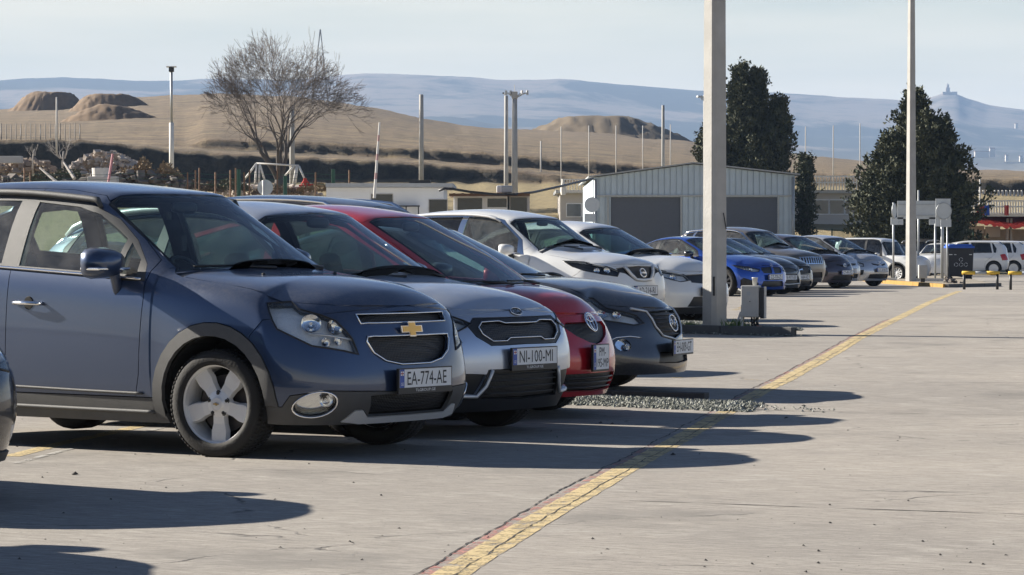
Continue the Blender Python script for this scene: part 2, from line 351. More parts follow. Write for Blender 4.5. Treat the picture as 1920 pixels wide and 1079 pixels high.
m = MB(); a, b = Vector(onground(1040, 745)), Vector(onground(1310, 754)); d = (b - a); n_ = Vector((d.y, -d.x, 0)).normalized() * -.09
m.box(((a + b) / 2 + n_ * 2 + Vector((0, 0, .03)))[:], (d.length, .11, .07), math.atan2(d.y, d.x), bev=.008)
simple('kerb_dark', (.085, .08, .075), .85, var=.35, bump=.4)
tag(m.build('drain_kerb', M['kerb_dark']), 'low dark kerb beam along the far side of the gravel drain strip', 'kerb')

# ------------------------------------------------------------ land: grass slope, two earth banks, brown field, skyline
def ip(x, pts): return float(np.interp(x, [p[0] for p in pts], [p[1] for p in pts]))
A_ = [(-300, 345), (600, 342), (960, 343), (1300, 343), (1500, 345), (1920, 366), (2200, 370)]
B_ = [(-300, 258), (0, 262), (150, 263), (250, 273), (330, 283), (500, 292), (640, 299), (790, 306), (960, 321), (1100, 332), (1300, 338), (1500, 333), (1920, 337), (2200, 338)]
C_ = [(-300, 256), (0, 260), (250, 270), (370, 277), (500, 284), (640, 291), (790, 299), (960, 313), (1100, 326), (1300, 333), (1500, 330), (2200, 336)]
D_ = [(-300, 255), (350, 273), (385, 260), (500, 263), (640, 271), (790, 279), (900, 287), (1050, 300), (1112, 303), (1300, 318), (1500, 326), (1920, 333), (2200, 335)]
E_ = [(-300, 210), (0, 206), (120, 200), (200, 190), (250, 184), (330, 178), (420, 176), (560, 182), (640, 194), (700, 203), (790, 221), (860, 235), (930, 241), (1100, 248), (1290, 266), (1400, 281), (1530, 293), (1600, 301), (1700, 306), (1800, 319), (2200, 326)]
def land():
    pxs = list(np.arange(-320, 2260, 9)); rows = []
    # (depth, fn(px)->py or None for explicit z)
    D = [(112, 'z', -.3), (150, 'z', -.12), (165, 'm', .12), (185, 'm', .38), (205, 'm', .66), (222, 'm', .93), (230, 'A', 0), (230.3, 'AB', .3), (230.65, 'AB', .62), (231.0, 'AB', .90), (231.6, 'B', 0), (238, 'BC', .5), (244, 'C', 0), (244.4, 'CD', .35), (244.8, 'CD', .8), (245.4, 'D', 0)]
    for i in range(1, 15): f = i / 14; D.append((247.3 + (640 - 247.3) * f ** 1.6, 'DE', (i / 14) ** .85))
    D += [(670, 'E-', 5), (760, 'E-', 22)]
    V = []
    for (Y, k, f) in D:
        for px in pxs:
            yA, yB, yC, yD, yE = (ip(px, q) for q in (A_, B_, C_, D_, E_)); s = FOC / Y; y = None
            if k == 'z': z = f
            elif k == 'm': z = lerp_(-.12, EYE + (HOR - yA) * 230 / FOC, f)
            else:
                y = {'A': yA, 'AB': lerp_(yA, yB, f), 'B': yB, 'BC': (yB + yC) / 2, 'C': yC, 'CD': lerp_(yC, yD, f), 'D': yD, 'DE': lerp_(yD, yE, f), 'E-': yE + f}[k]; z = EYE + (HOR - y) / s
            x = (px - 960) / s
            if Y > 150:
                a = .16 if k in ('AB', 'CD', 'B', 'D', 'A') else .10; z += a * mn.fractal(Vector((x * .8, Y * .6, 3)), 1, 2, 4) ; yy = Y + (.12 * mn.noise(Vector((x * .5, Y * .7, 9))) if k in ('AB', 'CD') else 0)
                if k == 'DE' : z += .35 * (Y - 247) / 400 * mn.fractal(Vector((x * .12, Y * .05, 7)), 1, 2, 4)
            else: yy = Y
            V.append((x, yy, z))
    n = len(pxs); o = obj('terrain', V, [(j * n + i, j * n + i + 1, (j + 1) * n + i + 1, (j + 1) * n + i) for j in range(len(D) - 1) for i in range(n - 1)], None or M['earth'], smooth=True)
    return tag(o, kind='structure')
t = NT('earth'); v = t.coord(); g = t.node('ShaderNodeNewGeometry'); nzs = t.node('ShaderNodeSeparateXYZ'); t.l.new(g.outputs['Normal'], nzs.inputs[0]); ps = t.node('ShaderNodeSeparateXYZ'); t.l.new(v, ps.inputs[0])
st = t.coord((.05, .5, 1)); big = t.noise(st, 1.0, 7, .65); med = t.noise(v, .35, 8, .7); fine = t.noise(v, 2.2, 6, .75)
c = t.mix(t.ramp(big, [(.36, 0), (.62, 1)]), (.225, .160, .100), (.155, .118, .082)); c = t.mix(t.ramp(med, [(.47, 0), (.60, .75)]), c, (.33, .25, .14)); c = t.mix(t.ramp(t.noise(t.coord((.10, .30, 1)), 1.3, 9, .8), [(.50, 0), (.58, .6)]), c, (.125, .10, .065)); c = t.mix(t.ramp(fine, [(.32, .55), (.46, 0)]), c, (.12, .09, .065))
sc_ = t.noise(t.coord((.03, .09, 1)), 1.0, 9, .75); tr_ = t.noise(t.coord((.006, .16, 1)), 1.0, 6, .7); c = t.mix(t.ramp(tr_, [(.54, 0), (.60, .6)]), c, (.12, .09, .06)); c = t.mix(t.ramp(sc_, [(.55, 0), (.62, .8)]), c, (.09, .075, .05))
near = t.math('MULTIPLY_ADD', ps.outputs[1], -.2, 46.2, clamp=True); gr = t.mix(t.noise(t.coord((.25, 1, 1)), 1.2, 8, .75), (.20, .16, .085), (.42, .33, .17)); c = t.mix(near, c, gr)
steep = t.math('MULTIPLY_ADD', nzs.outputs[2], -4.5, 4.05, clamp=True); c = t.mix(steep, c, t.mix(t.ramp(t.noise(v, .9, 8, .75), [(.4, 0), (.62, 1)]), (.030, .030, .028), (.075, .068, .05)))  # bare soil on the steep banks, darkened further to deepen their shade
t.col(c); t.p(Roughness=.98); t.bump(t.noise(v, 1.6, 8, .75), .8, .35)
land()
def heap(name, px0, px1, ytop, ybase, Y, mat, depth, flat=.35, skew=0.0, lab=None, tracks=False, rough=.05, seed=0):
    """an earth heap standing on the field: plan ellipse with a flat top"""
    s = FOC / Y; cx = ((px0 + px1) / 2 - 960) / s; hw = (px1 - px0) / 2 / s; zb = EYE + (HOR - ybase) / s; hh = (ybase - ytop) / s; n, m_ = 70, 26; V = []
    for j in range(m_ + 1):
        for i in range(n + 1):
            u = -1 + 2 * i / n; v = -1 + 2 * j / m_; r = math.hypot(u, v * .98); k = min(1, max(0, (1 - r) / (1 - flat))); k = k * .6 + .4 * k * k * (3 - 2 * k)
            x = cx + hw * u + skew * hw * k; z = zb - 1.0 + (hh + 1.0) * k * (1 + rough * mn.fractal(Vector((u * 4 + seed, v * 4, 1)), 1, 2, 4)) + .12 * hh * mn.fractal(Vector((u * 9 + seed, v * 9, 5)), 1, 2, 3) * (.3 if k > .9 else 1) * min(1, k * 4)
            if tracks and u < .1 and (abs(v + u * .1 + .25) < .05 or abs(v + u * .1 + .12) < .05): z -= .12
            V.append((x, Y + depth * v, z))
    q = n + 1; o = obj(name, V, [(j * q + i, j * q + i + 1, (j + 1) * q + i + 1, (j + 1) * q + i) for j in range(m_) for i in range(n)], M[mat], smooth=True); return tag(o, kind='structure')
simple('mound_soil', (.20, .14, .09), .97, var=.45, scale=.8, bump=.8, bscale=2.5); simple('scrub_hill', (.15, .115, .075), .97, var=.6, scale=.16, bump=.9, bscale=.9)
heap('mound', 5, 178, 174, 207, 590, 'mound_soil', 7, .42, .05, tracks=True); heap('mound', 120, 310, 178, 204, 517, 'mound_soil', 6, .40, -.12, tracks=True, seed=3); heap('mound', 85, 350, 197, 224, 377, 'mound_soil', 5, .12, -.1, seed=6)
heap('hill', 930, 1330, 220, 268, 655, 'scrub_hill', 26, .3, -.05, seed=8, rough=.02)
# ---- far country and mountains
RID = [(-500, 158), (0, 150), (60, 147), (120, 146), (200, 150), (300, 153), (400, 148), (520, 152), (600, 146), (690, 138), (760, 140), (850, 143), (930, 149), (960, 151), (1050, 149), (1120, 155), (1190, 161), (1300, 170), (1400, 173), (1460, 174), (1520, 179), (1600, 183), (1690, 189), (1745, 184), (1766, 177), (1792, 177), (1812, 186), (1850, 197), (1920, 206), (2000, 214), (2400, 230)]
def mountains():
    pxs = list(np.arange(-560, 2480, 8)); n = len(pxs); J = 46; V = []
    for j in range(J + 2):
        f = min(j / J, 1.0); Y = 2600 + 4400 * f
        for px in pxs:
            yr = ip(px, RID); yf = 345; e = f ** 1.25 if px < 900 else f ** (1.25 + .9 * min(1, (px - 900) / 700))
            y = lerp_(yf, yr, e); x = (px - 960) * Y / FOC; z = EYE + (HOR - y) * Y / FOC
            w = math.sin(math.pi * min(f, 1)) ** .8
            rd = mn.ridged_multi_fractal(Vector((x / 900 + Y / 2600, Y / 1700, 2)), 1, 2.1, 5, 1, 2); z += w * 34 * (rd - 1.1) + 5 * mn.fractal(Vector((x / 90, Y / 90, 1)), 1, 2, 3) * (1 if f > .98 else .6) * .5
            if j > J: Y2 = Y + 500; z -= 160; V.append((x, Y2, z)); continue
            V.append((x, Y, z))
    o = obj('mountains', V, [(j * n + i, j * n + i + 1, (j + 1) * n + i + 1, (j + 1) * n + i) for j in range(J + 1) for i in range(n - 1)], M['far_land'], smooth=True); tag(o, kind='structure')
t = NT('far_land'); v = t.coord(); ps = t.node('ShaderNodeSeparateXYZ'); t.l.new(v, ps.inputs[0]); a = t.noise(v, .0016, 9, .62, .4); f_ = t.noise(v, .02, 6, .7)
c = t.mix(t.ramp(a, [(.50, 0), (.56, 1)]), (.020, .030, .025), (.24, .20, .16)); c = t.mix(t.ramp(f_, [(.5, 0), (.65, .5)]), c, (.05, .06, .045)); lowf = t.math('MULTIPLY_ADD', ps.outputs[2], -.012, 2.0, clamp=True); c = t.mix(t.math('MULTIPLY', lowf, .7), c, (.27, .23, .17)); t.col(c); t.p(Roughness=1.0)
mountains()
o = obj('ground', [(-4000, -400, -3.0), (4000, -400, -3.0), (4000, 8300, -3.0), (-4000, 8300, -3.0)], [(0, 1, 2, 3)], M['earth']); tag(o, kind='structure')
# haze
hz_ = MB(); hz_.box((0, 4050, 218), (8400, 9300, 446)); ho = hz_.build('haze', None); ho.data.materials.clear()
hm = bpy.data.materials.new('haze'); hm.use_nodes = True; hm.node_tree.nodes.remove(hm.node_tree.nodes['Principled BSDF']); pv = hm.node_tree.nodes.new('ShaderNodeVolumePrincipled')
pv.inputs['Color'].default_value = (.38, .555, .85, 1); pv.inputs['Density'].default_value = .000125; pv.inputs['Anisotropy'].default_value = .0
hm.node_tree.links.new(pv.outputs[0], hm.node_tree.nodes['Material Output'].inputs['Volume']); ho.data.materials.append(hm); tag(ho, 'pale blue haze lying over the far hills', 'haze', kind='stuff')
# far buildings as light specks on the slopes
simple('far_wall', (.62, .58, .52), .8); simple('far_roof', (.3, .2, .15), .8); simple('church_stone', (.30, .25, .2), .8)
def far_house(px, py, w, h, Y, lab):
    p = at(px, py, Y); s = FOC / Y; e = empty('far_building', (p[0], p[1], p[2] - 12), label=lab, cat='building', group='pale buildings far away on the mountain slopes')
    m = MB(); m.box((0, 0, 12 + h / s / 2 - 3), (w / s, 8, h / s + 6)); m.build('wall', M['far_wall'], e); m = MB(); m.box((0, 0, 12.6 + h / s), (w / s * 1.05, 8.6, 1.2)); m.build('roof', M['far_roof'], e)
for px, py, w, h in ((1860, 288, 10, 9), (1840, 289, 26, 4), (1800, 298, 8, 4), (1818, 300, 14, 5), (1887, 296, 5, 4), (1914, 300, 6, 6), (1905, 236, 5, 3), (1799, 313, 4, 4), (1880, 322, 4, 4)):
    far_house(px, py, w, h, 4700 if py > 240 else 6000, {1860: 'tall pale block, highest of the far buildings on the plain', 1840: 'long low pale building left of the tall far block', 1905: 'pale speck of a house high on the far slope at the right edge', 1799: 'lone pale hut beside the right conifer on the far plain', 1880: 'pale hut nearest below the tall far block'}.get(px, 'small pale house among others on the hazy far plain'))
e = empty('hilltop_church', (*at(1778, 181, 6980)[:2], at(1778, 181, 6980)[2]), label='domed hilltop church inside a walled enclosure on the far ridge', cat='church')
m = MB(); m.box((2, 0, 3), (34, 14, 14)); m.build('enclosure_wall', M['church_stone'], e); m = MB(); m.box((-2, 0, 14), (9, 9, 12)); m.build('nave', M['church_stone'], e); m = MB(); m.lathe([(3, 20), (3, 25), (3.4, 25), (.01, 31)], 10, 'z', c=(-2, 0, 0)); m.build('dome', M['church_stone'], e)
# ============================================================ CARS
def _bas(t): return ((1 - t) ** 3 / 6, (3 * t ** 3 - 6 * t * t + 4) / 6, (-3 * t ** 3 + 3 * t * t + 3 * t + 1) / 6, t ** 3 / 6)
MIR = np.array([1, -1, 1.0])
class Surf:
    """half car skin: u runs nose centre -> side -> tail centre, v runs sill -> shoulder -> roof centre line"""
    def __init__(s, P):
        nu, nv = P.shape[:2]; s.nu, s.nv = nu, nv; E = np.zeros((nu + 2, nv + 2, 3)); E[1:-1, 1:-1] = P
        E[0, 1:-1] = P[1] * MIR; E[-1, 1:-1] = P[-2] * MIR; E[:, 0] = 2 * E[:, 1] - E[:, 2]; E[:, -1] = E[:, -3] * MIR; s.E = E
    def __call__(s, u, v):
        u = np.clip(np.asarray(u, float), 0, s.nu - 1); v = np.clip(np.asarray(v, float), 0, s.nv - 1)
        i = np.minimum(u.astype(int), s.nu - 2); j = np.minimum(v.astype(int), s.nv - 2); bu = _bas(u - i); bv = _bas(v - j)
        o = np.zeros(u.shape + (3,))
        for a in range(4):
            for b in range(4): o += (bu[a] * bv[b])[..., None] * s.E[i + a, j + b]
        return o
    def nrm(s, u, v):
        e = 1e-3; u = np.asarray(u, float); v = np.asarray(v, float)
        a = s(np.clip(u + e, 0, s.nu - 1), v) - s(np.clip(u - e, 0, s.nu - 1), v); b = s(u, np.clip(v + e, 0, s.nv - 1)) - s(u, np.clip(v - e, 0, s.nv - 1))
        n = np.cross(b, a); l = np.linalg.norm(n, axis=-1, keepdims=True); return n / np.maximum(l, 1e-12)
def lerp(a, b, t): return a + (b - a) * t
def cage(c):
    L, Wh = c['L'], c['W'] / 2
    itp = lambda x, pts: float(np.interp(x, [p[0] for p in pts], [p[1] for p in pts]))
    zc = lambda x: itp(x, c['zc']); ze = lambda x: itp(x, c['ze']); ye = lambda x: itp(x, c['ye']) * Wh
    belt = lambda x: itp(x, c['belt']); sill = lambda x: itp(x, c['sill']); taper = lambda x: itp(x, c['taper'])
    mid = lambda x: itp(x, c.get('mid', [(0, .58), (L, .66)]))
    fw = c.get('fw', (.93, .985, 1.0, .985, .945)); shift = c['shift']; fl = c.get('flare', .025); xf, xr = c['xf'], c['xf'] + c['wb']
    cols = []; names = {}
    def endcols(sgn, x0, hz, hx, plan):
        # nose (sgn=1) or tail (sgn=-1) columns, from centre outwards
        out = []
        for k, (f, dx) in enumerate(plan):
            y = f * Wh; rows = []
            for r in range(5):
                cor = 1 + .0 * r
                rows.append((x0 + sgn * (hx[r] + dx * cor * c.get('plansc', (1, 1, 1, 1, 1.15))[r]), y * (fw[r] if k >= 2 else 1), hz[r] + c.get('nosearch', 0) * (f * f if r < 1 else 0)))
            x4, y4, z4 = rows[4]; tt = c['noset' if sgn > 0 else 'tailt'][k]; x7 = x0 + sgn * (abs(hx[4]) + tt)
            for q, w in ((5, .38), (6, .70), (7, 1.0)):
                xx = lerp(x4, x7, w); yy = y4 * (1 - w) ; zz = zc(xx) - (zc(xx) - ze(xx)) * (yy / max(ye(xx), .1)) ** 2
                if q == 5: zz = lerp(zz, max(z4, zz), .0)
                rows.append((xx, yy, max(zz, z4 + .01) if q < 6 else zz))
            out.append(rows)
        return out
    front = endcols(1, 0.0, c['nz'], c['nx'], c['plan']); rear = endcols(-1, L, c['tz'], c['tx'], c['rplan'])[::-1]
    side = []
    for nm, x in c['cols']:
        names[nm] = 4 + len(side); w = Wh * taper(x); z0 = sill(x); zb = belt(x); zm = mid(x)
        fx = max(math.exp(-((x - xf) / .36) ** 2), math.exp(-((x - xr) / .36) ** 2)) * fl
        sx = itp(x, shift); xe = x; xc = x - sx; x6 = lerp(xe, xc, .72)
        z7 = zc(xc); z5 = ze(xe); y5 = ye(xe)
        rows = [(x, w * fw[0] + fx * .5, z0), (x, w * fw[1] + fx, z0 + .15), (x, w * fw[2] + fx, zm), (x, w * fw[3] + fx * .5, zb - .11), (x, w * fw[4], zb), (xe, y5, z5), (x6, y5 * .56, z7 - (z7 - z5) * .30), (xc, 0.0, z7)]
        side.append(rows)
    P = np.array(front + side + rear, float); names['rear'] = 4 + len(side)
    return P, names
def inpoly(px, py, poly):
    n = len(poly); ins = np.zeros(px.shape, bool); j = n - 1
    for i in range(n):
        xi, yi = poly[i]; xj, yj = poly[j]
        if abs(yi - yj) > 1e-12:
            cnd = ((yi > py) != (yj > py)) & (px < (xj - xi) * (py - yi) / (yj - yi) + xi); ins ^= cnd
        j = i
    return ins
def chaikin(p, it=2):
    for _ in range(it):
        q = []
        for i in range(len(p)):
            a, b = p[i], p[(i + 1) % len(p)]; q += [(a[0] * .75 + b[0] * .25, a[1] * .75 + b[1] * .25), (a[0] * .25 + b[0] * .75, a[1] * .25 + b[1] * .75)]
        p = q
    return p
class Skin:
    def __init__(s, c):
        P, s.col = cage(c); s.S = Surf(P); s.c = c; s.nu, s.nv = s.S.nu, s.S.nv; s.sc = s.nu - 4 - s.col['rear']
        k = 10; s.gu, s.gv = np.meshgrid(np.linspace(0, s.nu - 1, (s.nu - 1) * k + 1), np.linspace(0, s.nv - 1, (s.nv - 1) * k + 1), indexing='ij'); s.G = s.S(s.gu, s.gv)
    def inv(s, t, a, b):
        if t == 'u': return (a, b)
        ax = {'s': (0, 2), 'f': (1, 2), 't': (0, 1), 'r': (1, 2)}[t]; G = s.G; rr = s.col['rear']
        d = (G[..., ax[0]] - a) ** 2 + (G[..., ax[1]] - b) ** 2
        if t == 's': msk = (s.gv > 5.5) | (s.gu < 1.5) | (s.gu > rr + 2.5); d = d + 2e-4 * np.maximum(s.gv - 4.2, 0)
        elif t == 'f': msk = (s.gu > 5) | (s.gv > 6)
        elif t == 'r': msk = (s.gu < rr - 1)
        else: msk = (s.gv < 3.8)
        d = np.where(msk, 1e9, d); i = np.unravel_index(np.argmin(d), d.shape); u, v = s.gu[i], s.gv[i]
        for _ in range(6):
            p = s.S(u, v); e = 1e-3; du = (s.S(u + e, v) - s.S(u - e, v)) / (2 * e); dv = (s.S(u, v + e) - s.S(u, v - e)) / (2 * e)
            J = np.array([[du[ax[0]], dv[ax[0]]], [du[ax[1]], dv[ax[1]]]]); r = np.array([a - p[ax[0]], b - p[ax[1]]])
            if abs(np.linalg.det(J)) < 1e-5: break
            st = np.clip(np.linalg.solve(J, r), -.15, .15); u2, v2 = u + st[0], v + st[1]
            u = min(max(u2, 0), s.nu - 1); v = min(max(v2, 0), s.nv - 1)
        return (float(u), float(v))
    def poly(s, pts, smooth=0, closed=True):
        """pts: (view, a, b) mixed views -> uv polygon"""
        out = []; n = len(pts)
        if smooth:
            return chaikin([s.inv(*p) for p in pts], smooth)
        for i in range(n):
            p, q = pts[i], pts[(i + 1) % n]
            out.append(s.inv(*p))
            if (closed or i < n - 1) and p[0] == q[0] and p[0] != 'u':
                L = math.hypot(p[1] - q[1], p[2] - q[2]); m = int(L / .09)
                for j in range(1, m + 1): out.append(s.inv(p[0], lerp(p[1], q[1], j / (m + 1)), lerp(p[2], q[2], j / (m + 1))))
        return out
    def cut(s, regs, res=5):
        """regs: list of dict(name, poly) in priority order. Returns {name: tri list}, uv array"""
        gu = np.linspace(0, s.nu - 1, (s.nu - 1) * res + 1); gv = np.linspace(0, s.nv - 1, (s.nv - 1) * res + 1)
        A, B = np.meshgrid(gu, gv, indexing='ij'); pts = [(float(a), float(b)) for a, b in zip(A.ravel(), B.ravel())]
        edges = []
        for r in regs:
            if r.get('nocut'): continue
            b = len(pts); pl = r['poly']; q = []
            for p in pl:
                if not q or math.hypot(p[0] - q[-1][0], p[1] - q[-1][1]) > .012: q.append((min(max(p[0], 0), s.nu - 1), min(max(p[1], 0), s.nv - 1)))
            r['poly'] = q; pts += q; m = len(q); edges += [(b + i, b + (i + 1) % m) for i in range(m)]
        V, Ed, Fc, *_ = delaunay_2d_cdt([Vector(p) for p in pts], edges, [], 0, 1e-4, False)
        uv = np.array([(v[0], v[1]) for v in V]); T = np.array([tuple(f) for f in Fc]); ce = uv[T].mean(axis=1); lab = np.full(len(T), -1)
        for i, r in enumerate(regs):
            m = inpoly(ce[:, 0], ce[:, 1], r['poly']) & (lab < 0); lab[m] = i
        s.uv = uv; s.T = T; s.lab = lab; s.XYZ = s.S(uv[:, 0], uv[:, 1]); s.N = s.S.nrm(uv[:, 0], uv[:, 1])
        e1 = s.XYZ[T[:, 1]] - s.XYZ[T[:, 0]]; e2 = s.XYZ[T[:, 2]] - s.XYZ[T[:, 0]]
        flip = (np.cross(e1, e2) * s.N[T].mean(axis=1)).sum(axis=1) < 0; T[flip] = T[flip][:, ::-1]
        area = np.linalg.norm(np.cross(e1, e2), axis=1); s.ok = area > 1e-9
    def panel(s, ids, off=0.0, gap=.0025, lip=.02, bulge=0.0):
        """verts, faces, normals for region ids; off along the normal, shrunk by gap, rim turned inwards by lip"""
        T = s.T[np.isin(s.lab, ids) & s.ok]
        if not len(T): return None
        idx, inv = np.unique(T, return_inverse=True); T2 = inv.reshape(T.shape); X = s.XYZ[idx].copy(); N = s.N[idx]
        cnt = {}
        for a, b, c in T2:
            for e in ((a, b), (b, c), (c, a)): cnt[e] = 1
        bd = [e for e in cnt if (e[1], e[0]) not in cnt]
        bd = [e for e in bd if not (abs(X[e[0], 1]) < 2e-4 and abs(X[e[1], 1]) < 2e-4)]
        inw = np.zeros_like(X)
        for a, b in bd:
            t = X[b] - X[a]; n = (N[a] + N[b]) / 2; d = np.cross(n, t); l = np.linalg.norm(d)
            if l > 1e-9: inw[a] += d / l; inw[b] += d / l
        l = np.linalg.norm(inw, axis=1, keepdims=True); inw = np.where(l > 1e-6, inw / np.maximum(l, 1e-6), 0)
        cen = np.abs(X[:, 1]) < 2e-4; inw[cen, 1] = 0
        X = X + inw * gap + N * off
        V = list(X); Nn = list(N); Fc = [tuple(t) for t in T2]
        if lip:
            mp = {}
            for a, b in bd:
                q = []
                for k in (a, b):
                    if k not in mp: mp[k] = (len(V), len(V) + 1); V += [X[k], X[k] - N[k] * lip]; Nn += [-inw[k], -inw[k]]
                    q.append(mp[k])
                Fc.append((q[1][0], q[0][0], q[0][1], q[1][1]))
        return np.array(V), Fc, np.array(Nn)
def nobj(name, V, Fc, Nn, mat, parent):
    o = obj(name, V, Fc, mat, parent, True)
    try: o.data.normals_split_custom_set_from_vertices([tuple(n) for n in Nn])
    except Exception: pass
    return o
def mirrored(p, both):
    V, Fc, Nn = p; V2 = V * MIR; N2 = Nn * MIR; F2 = [tuple(f[::-1]) for f in Fc]
    if not both: return V2, F2, N2
    b = len(V); return np.vstack([V, V2]), list(Fc) + [tuple(i + b for i in f) for f in F2], np.vstack([Nn, N2])

def wheel(parent, x, y, r, wd, side, rim='five', mat=None, seed=0, hi=True, steer=0, cap=None, rimr=.69):
    """side=+1: outer face towards +y"""
    mat = mat or M['alloy']; n = 64 if hi else 32; rr = r * rimr
    root = empty('wheel', (x, y, r)); root.parent = parent; root.rotation_euler = (0, 0, steer)
    h = wd / 2; s = side
    prof = [(rr, -h * .8), (r * .8, -h * 1.02), (r * .93, -h * .96), (r * .985, -h * .8), (r, -h * .55), (r, h * .55), (r * .985, h * .8), (r * .93, h * .97), (r * .80, h * 1.03), (r * .72, h * .96), (rr, h * .82)]
    t = MB(); t.lathe([(a, b * s) for a, b in prof], n)
    if hi:                                                   # tread blocks
        for k in range(72):
            a = 2 * math.pi * k / 72
            for q, hh in ((-.72, .24), (-.26, .2), (.26, .2), (.72, .24)):
                aa = a + (q * .05); c0, s0 = math.cos(aa), math.sin(aa); w = .0085; V = []
                for dz in (-.006, .006):
                    for da in (-1, 1):
                        for dh in (-1, 1):
                            rad = r + dz * .45 - (.004 if abs(q) > .5 else 0); ang = aa + da * w / r * 1.1
                            V.append((rad * math.cos(ang), (q * h + dh * hh * h * .8) * s + 0, rad * math.sin(ang)))
                t.add(V, [(4, 5, 7, 6), (0, 1, 5, 4), (2, 3, 7, 6), (0, 2, 6, 4), (1, 3, 7, 5)])
    t.build('tyre', M['rubber'], root, True)
    b = MB(); face = h * .78
    b.lathe([(rr * 1.01, face * s), (rr * .99, (face + .006) * s), (rr * .945, (face + .002) * s), (rr * .93, (face - .03) * s), (rr * .90, -h * .7 * s)], n)
    ns, w0, w1 = {'five': (5, .20, .40), 'ten': (10, .09, .11), 'seven': (7, .13, .17), 'cover': (9, .2, .27)}[rim]
    fn = lambda a, q, hh: None
    for k in range(ns):
        a = 2 * math.pi * k / ns + (math.pi / 2 if rim == 'five' else .1) + math.pi / 5 * (1 if rim == 'five' else 0)
        ca, sa = math.cos(a), math.sin(a)
        r0, r1 = rr * .18, rr * .955
        pts = [(r0, -.15 * rr, 0), (rr * .50, -.165 * rr, 0), (rr * .68, -.215 * rr, 0), (r1, -.205 * rr, 0), (r1, .205 * rr, 0), (rr * .68, .215 * rr, 0), (rr * .50, .165 * rr, 0), (r0, .15 * rr, 0)]
        if rim != 'five': pts = [(r0, -w0 * rr, 0), (r1, -w1 * rr, 0), (r1, w1 * rr, 0), (r0, w0 * rr, 0)]
        yo = lambda q: (face - .012 - .018 * (1 - abs(q / rr - .55)) * (1 if rim == 'five' else .4)) * s
        F0 = [(q * ca - e * sa, yo(q), q * sa + e * ca) for q, e, _ in pts]
        F1 = [(q * ca - e * 1.18 * sa, yo(q) - .035 * s, q * sa + e * 1.18 * ca) for q, e, _ in pts]
        m = len(pts); b.add(F0 + F1, [tuple(range(m))] + [(i, (i + 1) % m, m + (i + 1) % m, m + i) for i in range(m)])
    b.lathe([(.001, (face - .002) * s), (rr * .15, (face - .004) * s), (rr * .20, (face - .014) * s), (rr * .34, (face - .026) * s), (rr * .36, (face - .06) * s)], 30)
    rm = b.build('rim', mat, root)
    if hi:
        l = MB()
        for k in range(5):
            a = 2 * math.pi * k / 5 + math.pi / 2; c0, s0 = rr * .27 * math.cos(a), rr * .27 * math.sin(a)
            l.lathe([(.011, (face - .03) * s), (.011, (face - .014) * s), (.001, (face - .012) * s)], 8, c=(c0, 0, s0))
            l.lathe([(.019, (face - .0235) * s), (.019, (face - .0225) * s), (.012, (face - .0222) * s)], 10, c=(c0, 0, s0))
        l.build('lug_nut', M['black_trim'], root)
        if cap: bowtie(rr * .085, lambda a, q, d: (a, (face + .001 + d) * s, q), 'hub_emblem', root)
    d = MB(); d.lathe([(.001, -.01 * s), (rr * .72, -.01 * s), (rr * .72, -.035 * s)], 32); d.build('brake_disc', M['brake'], root)
    d = MB(); d.lathe([(.001, -h * .55 * s), (rr * .97, -h * .6 * s)], 24); d.build('wheel_back', M['dark_void'], root)
    return root
def bowtie(w, fn, name, parent, mats=('chrome', 'gold_emblem')):
    """cross-shaped badge: w = half width"""
    def shp(k, o): 
        a = w * k; b = w * .36 * k + o * 0; q = w * .30 * k + .0; sl = w * .10
        return [(-a, -b * .55), (-q, -b * .55), (-q - sl, -b * 1.25), (q - sl, -b * 1.25), (q, -b * .55), (a, -b * .55), (a + sl, b * .55), (q + sl, b * .55), (q + sl, b * 1.25), (-q + sl, b * 1.25), (-q, b * .55), (-a + sl, b * .55)]
    m = MB(); m.prism(shp(1.0, 0), fn, -.004, .004); e = m.build(name, M[mats[0]], parent)
    if parent.parent is None or True:
        m = MB(); m.prism([(x * .86, y * .82) for x, y in shp(1.0, 0)], fn, .004, .007); m.build('emblem_face' if parent.parent is None else 'hub_badge', M[mats[1]], e if parent.parent is None else parent)
    return e
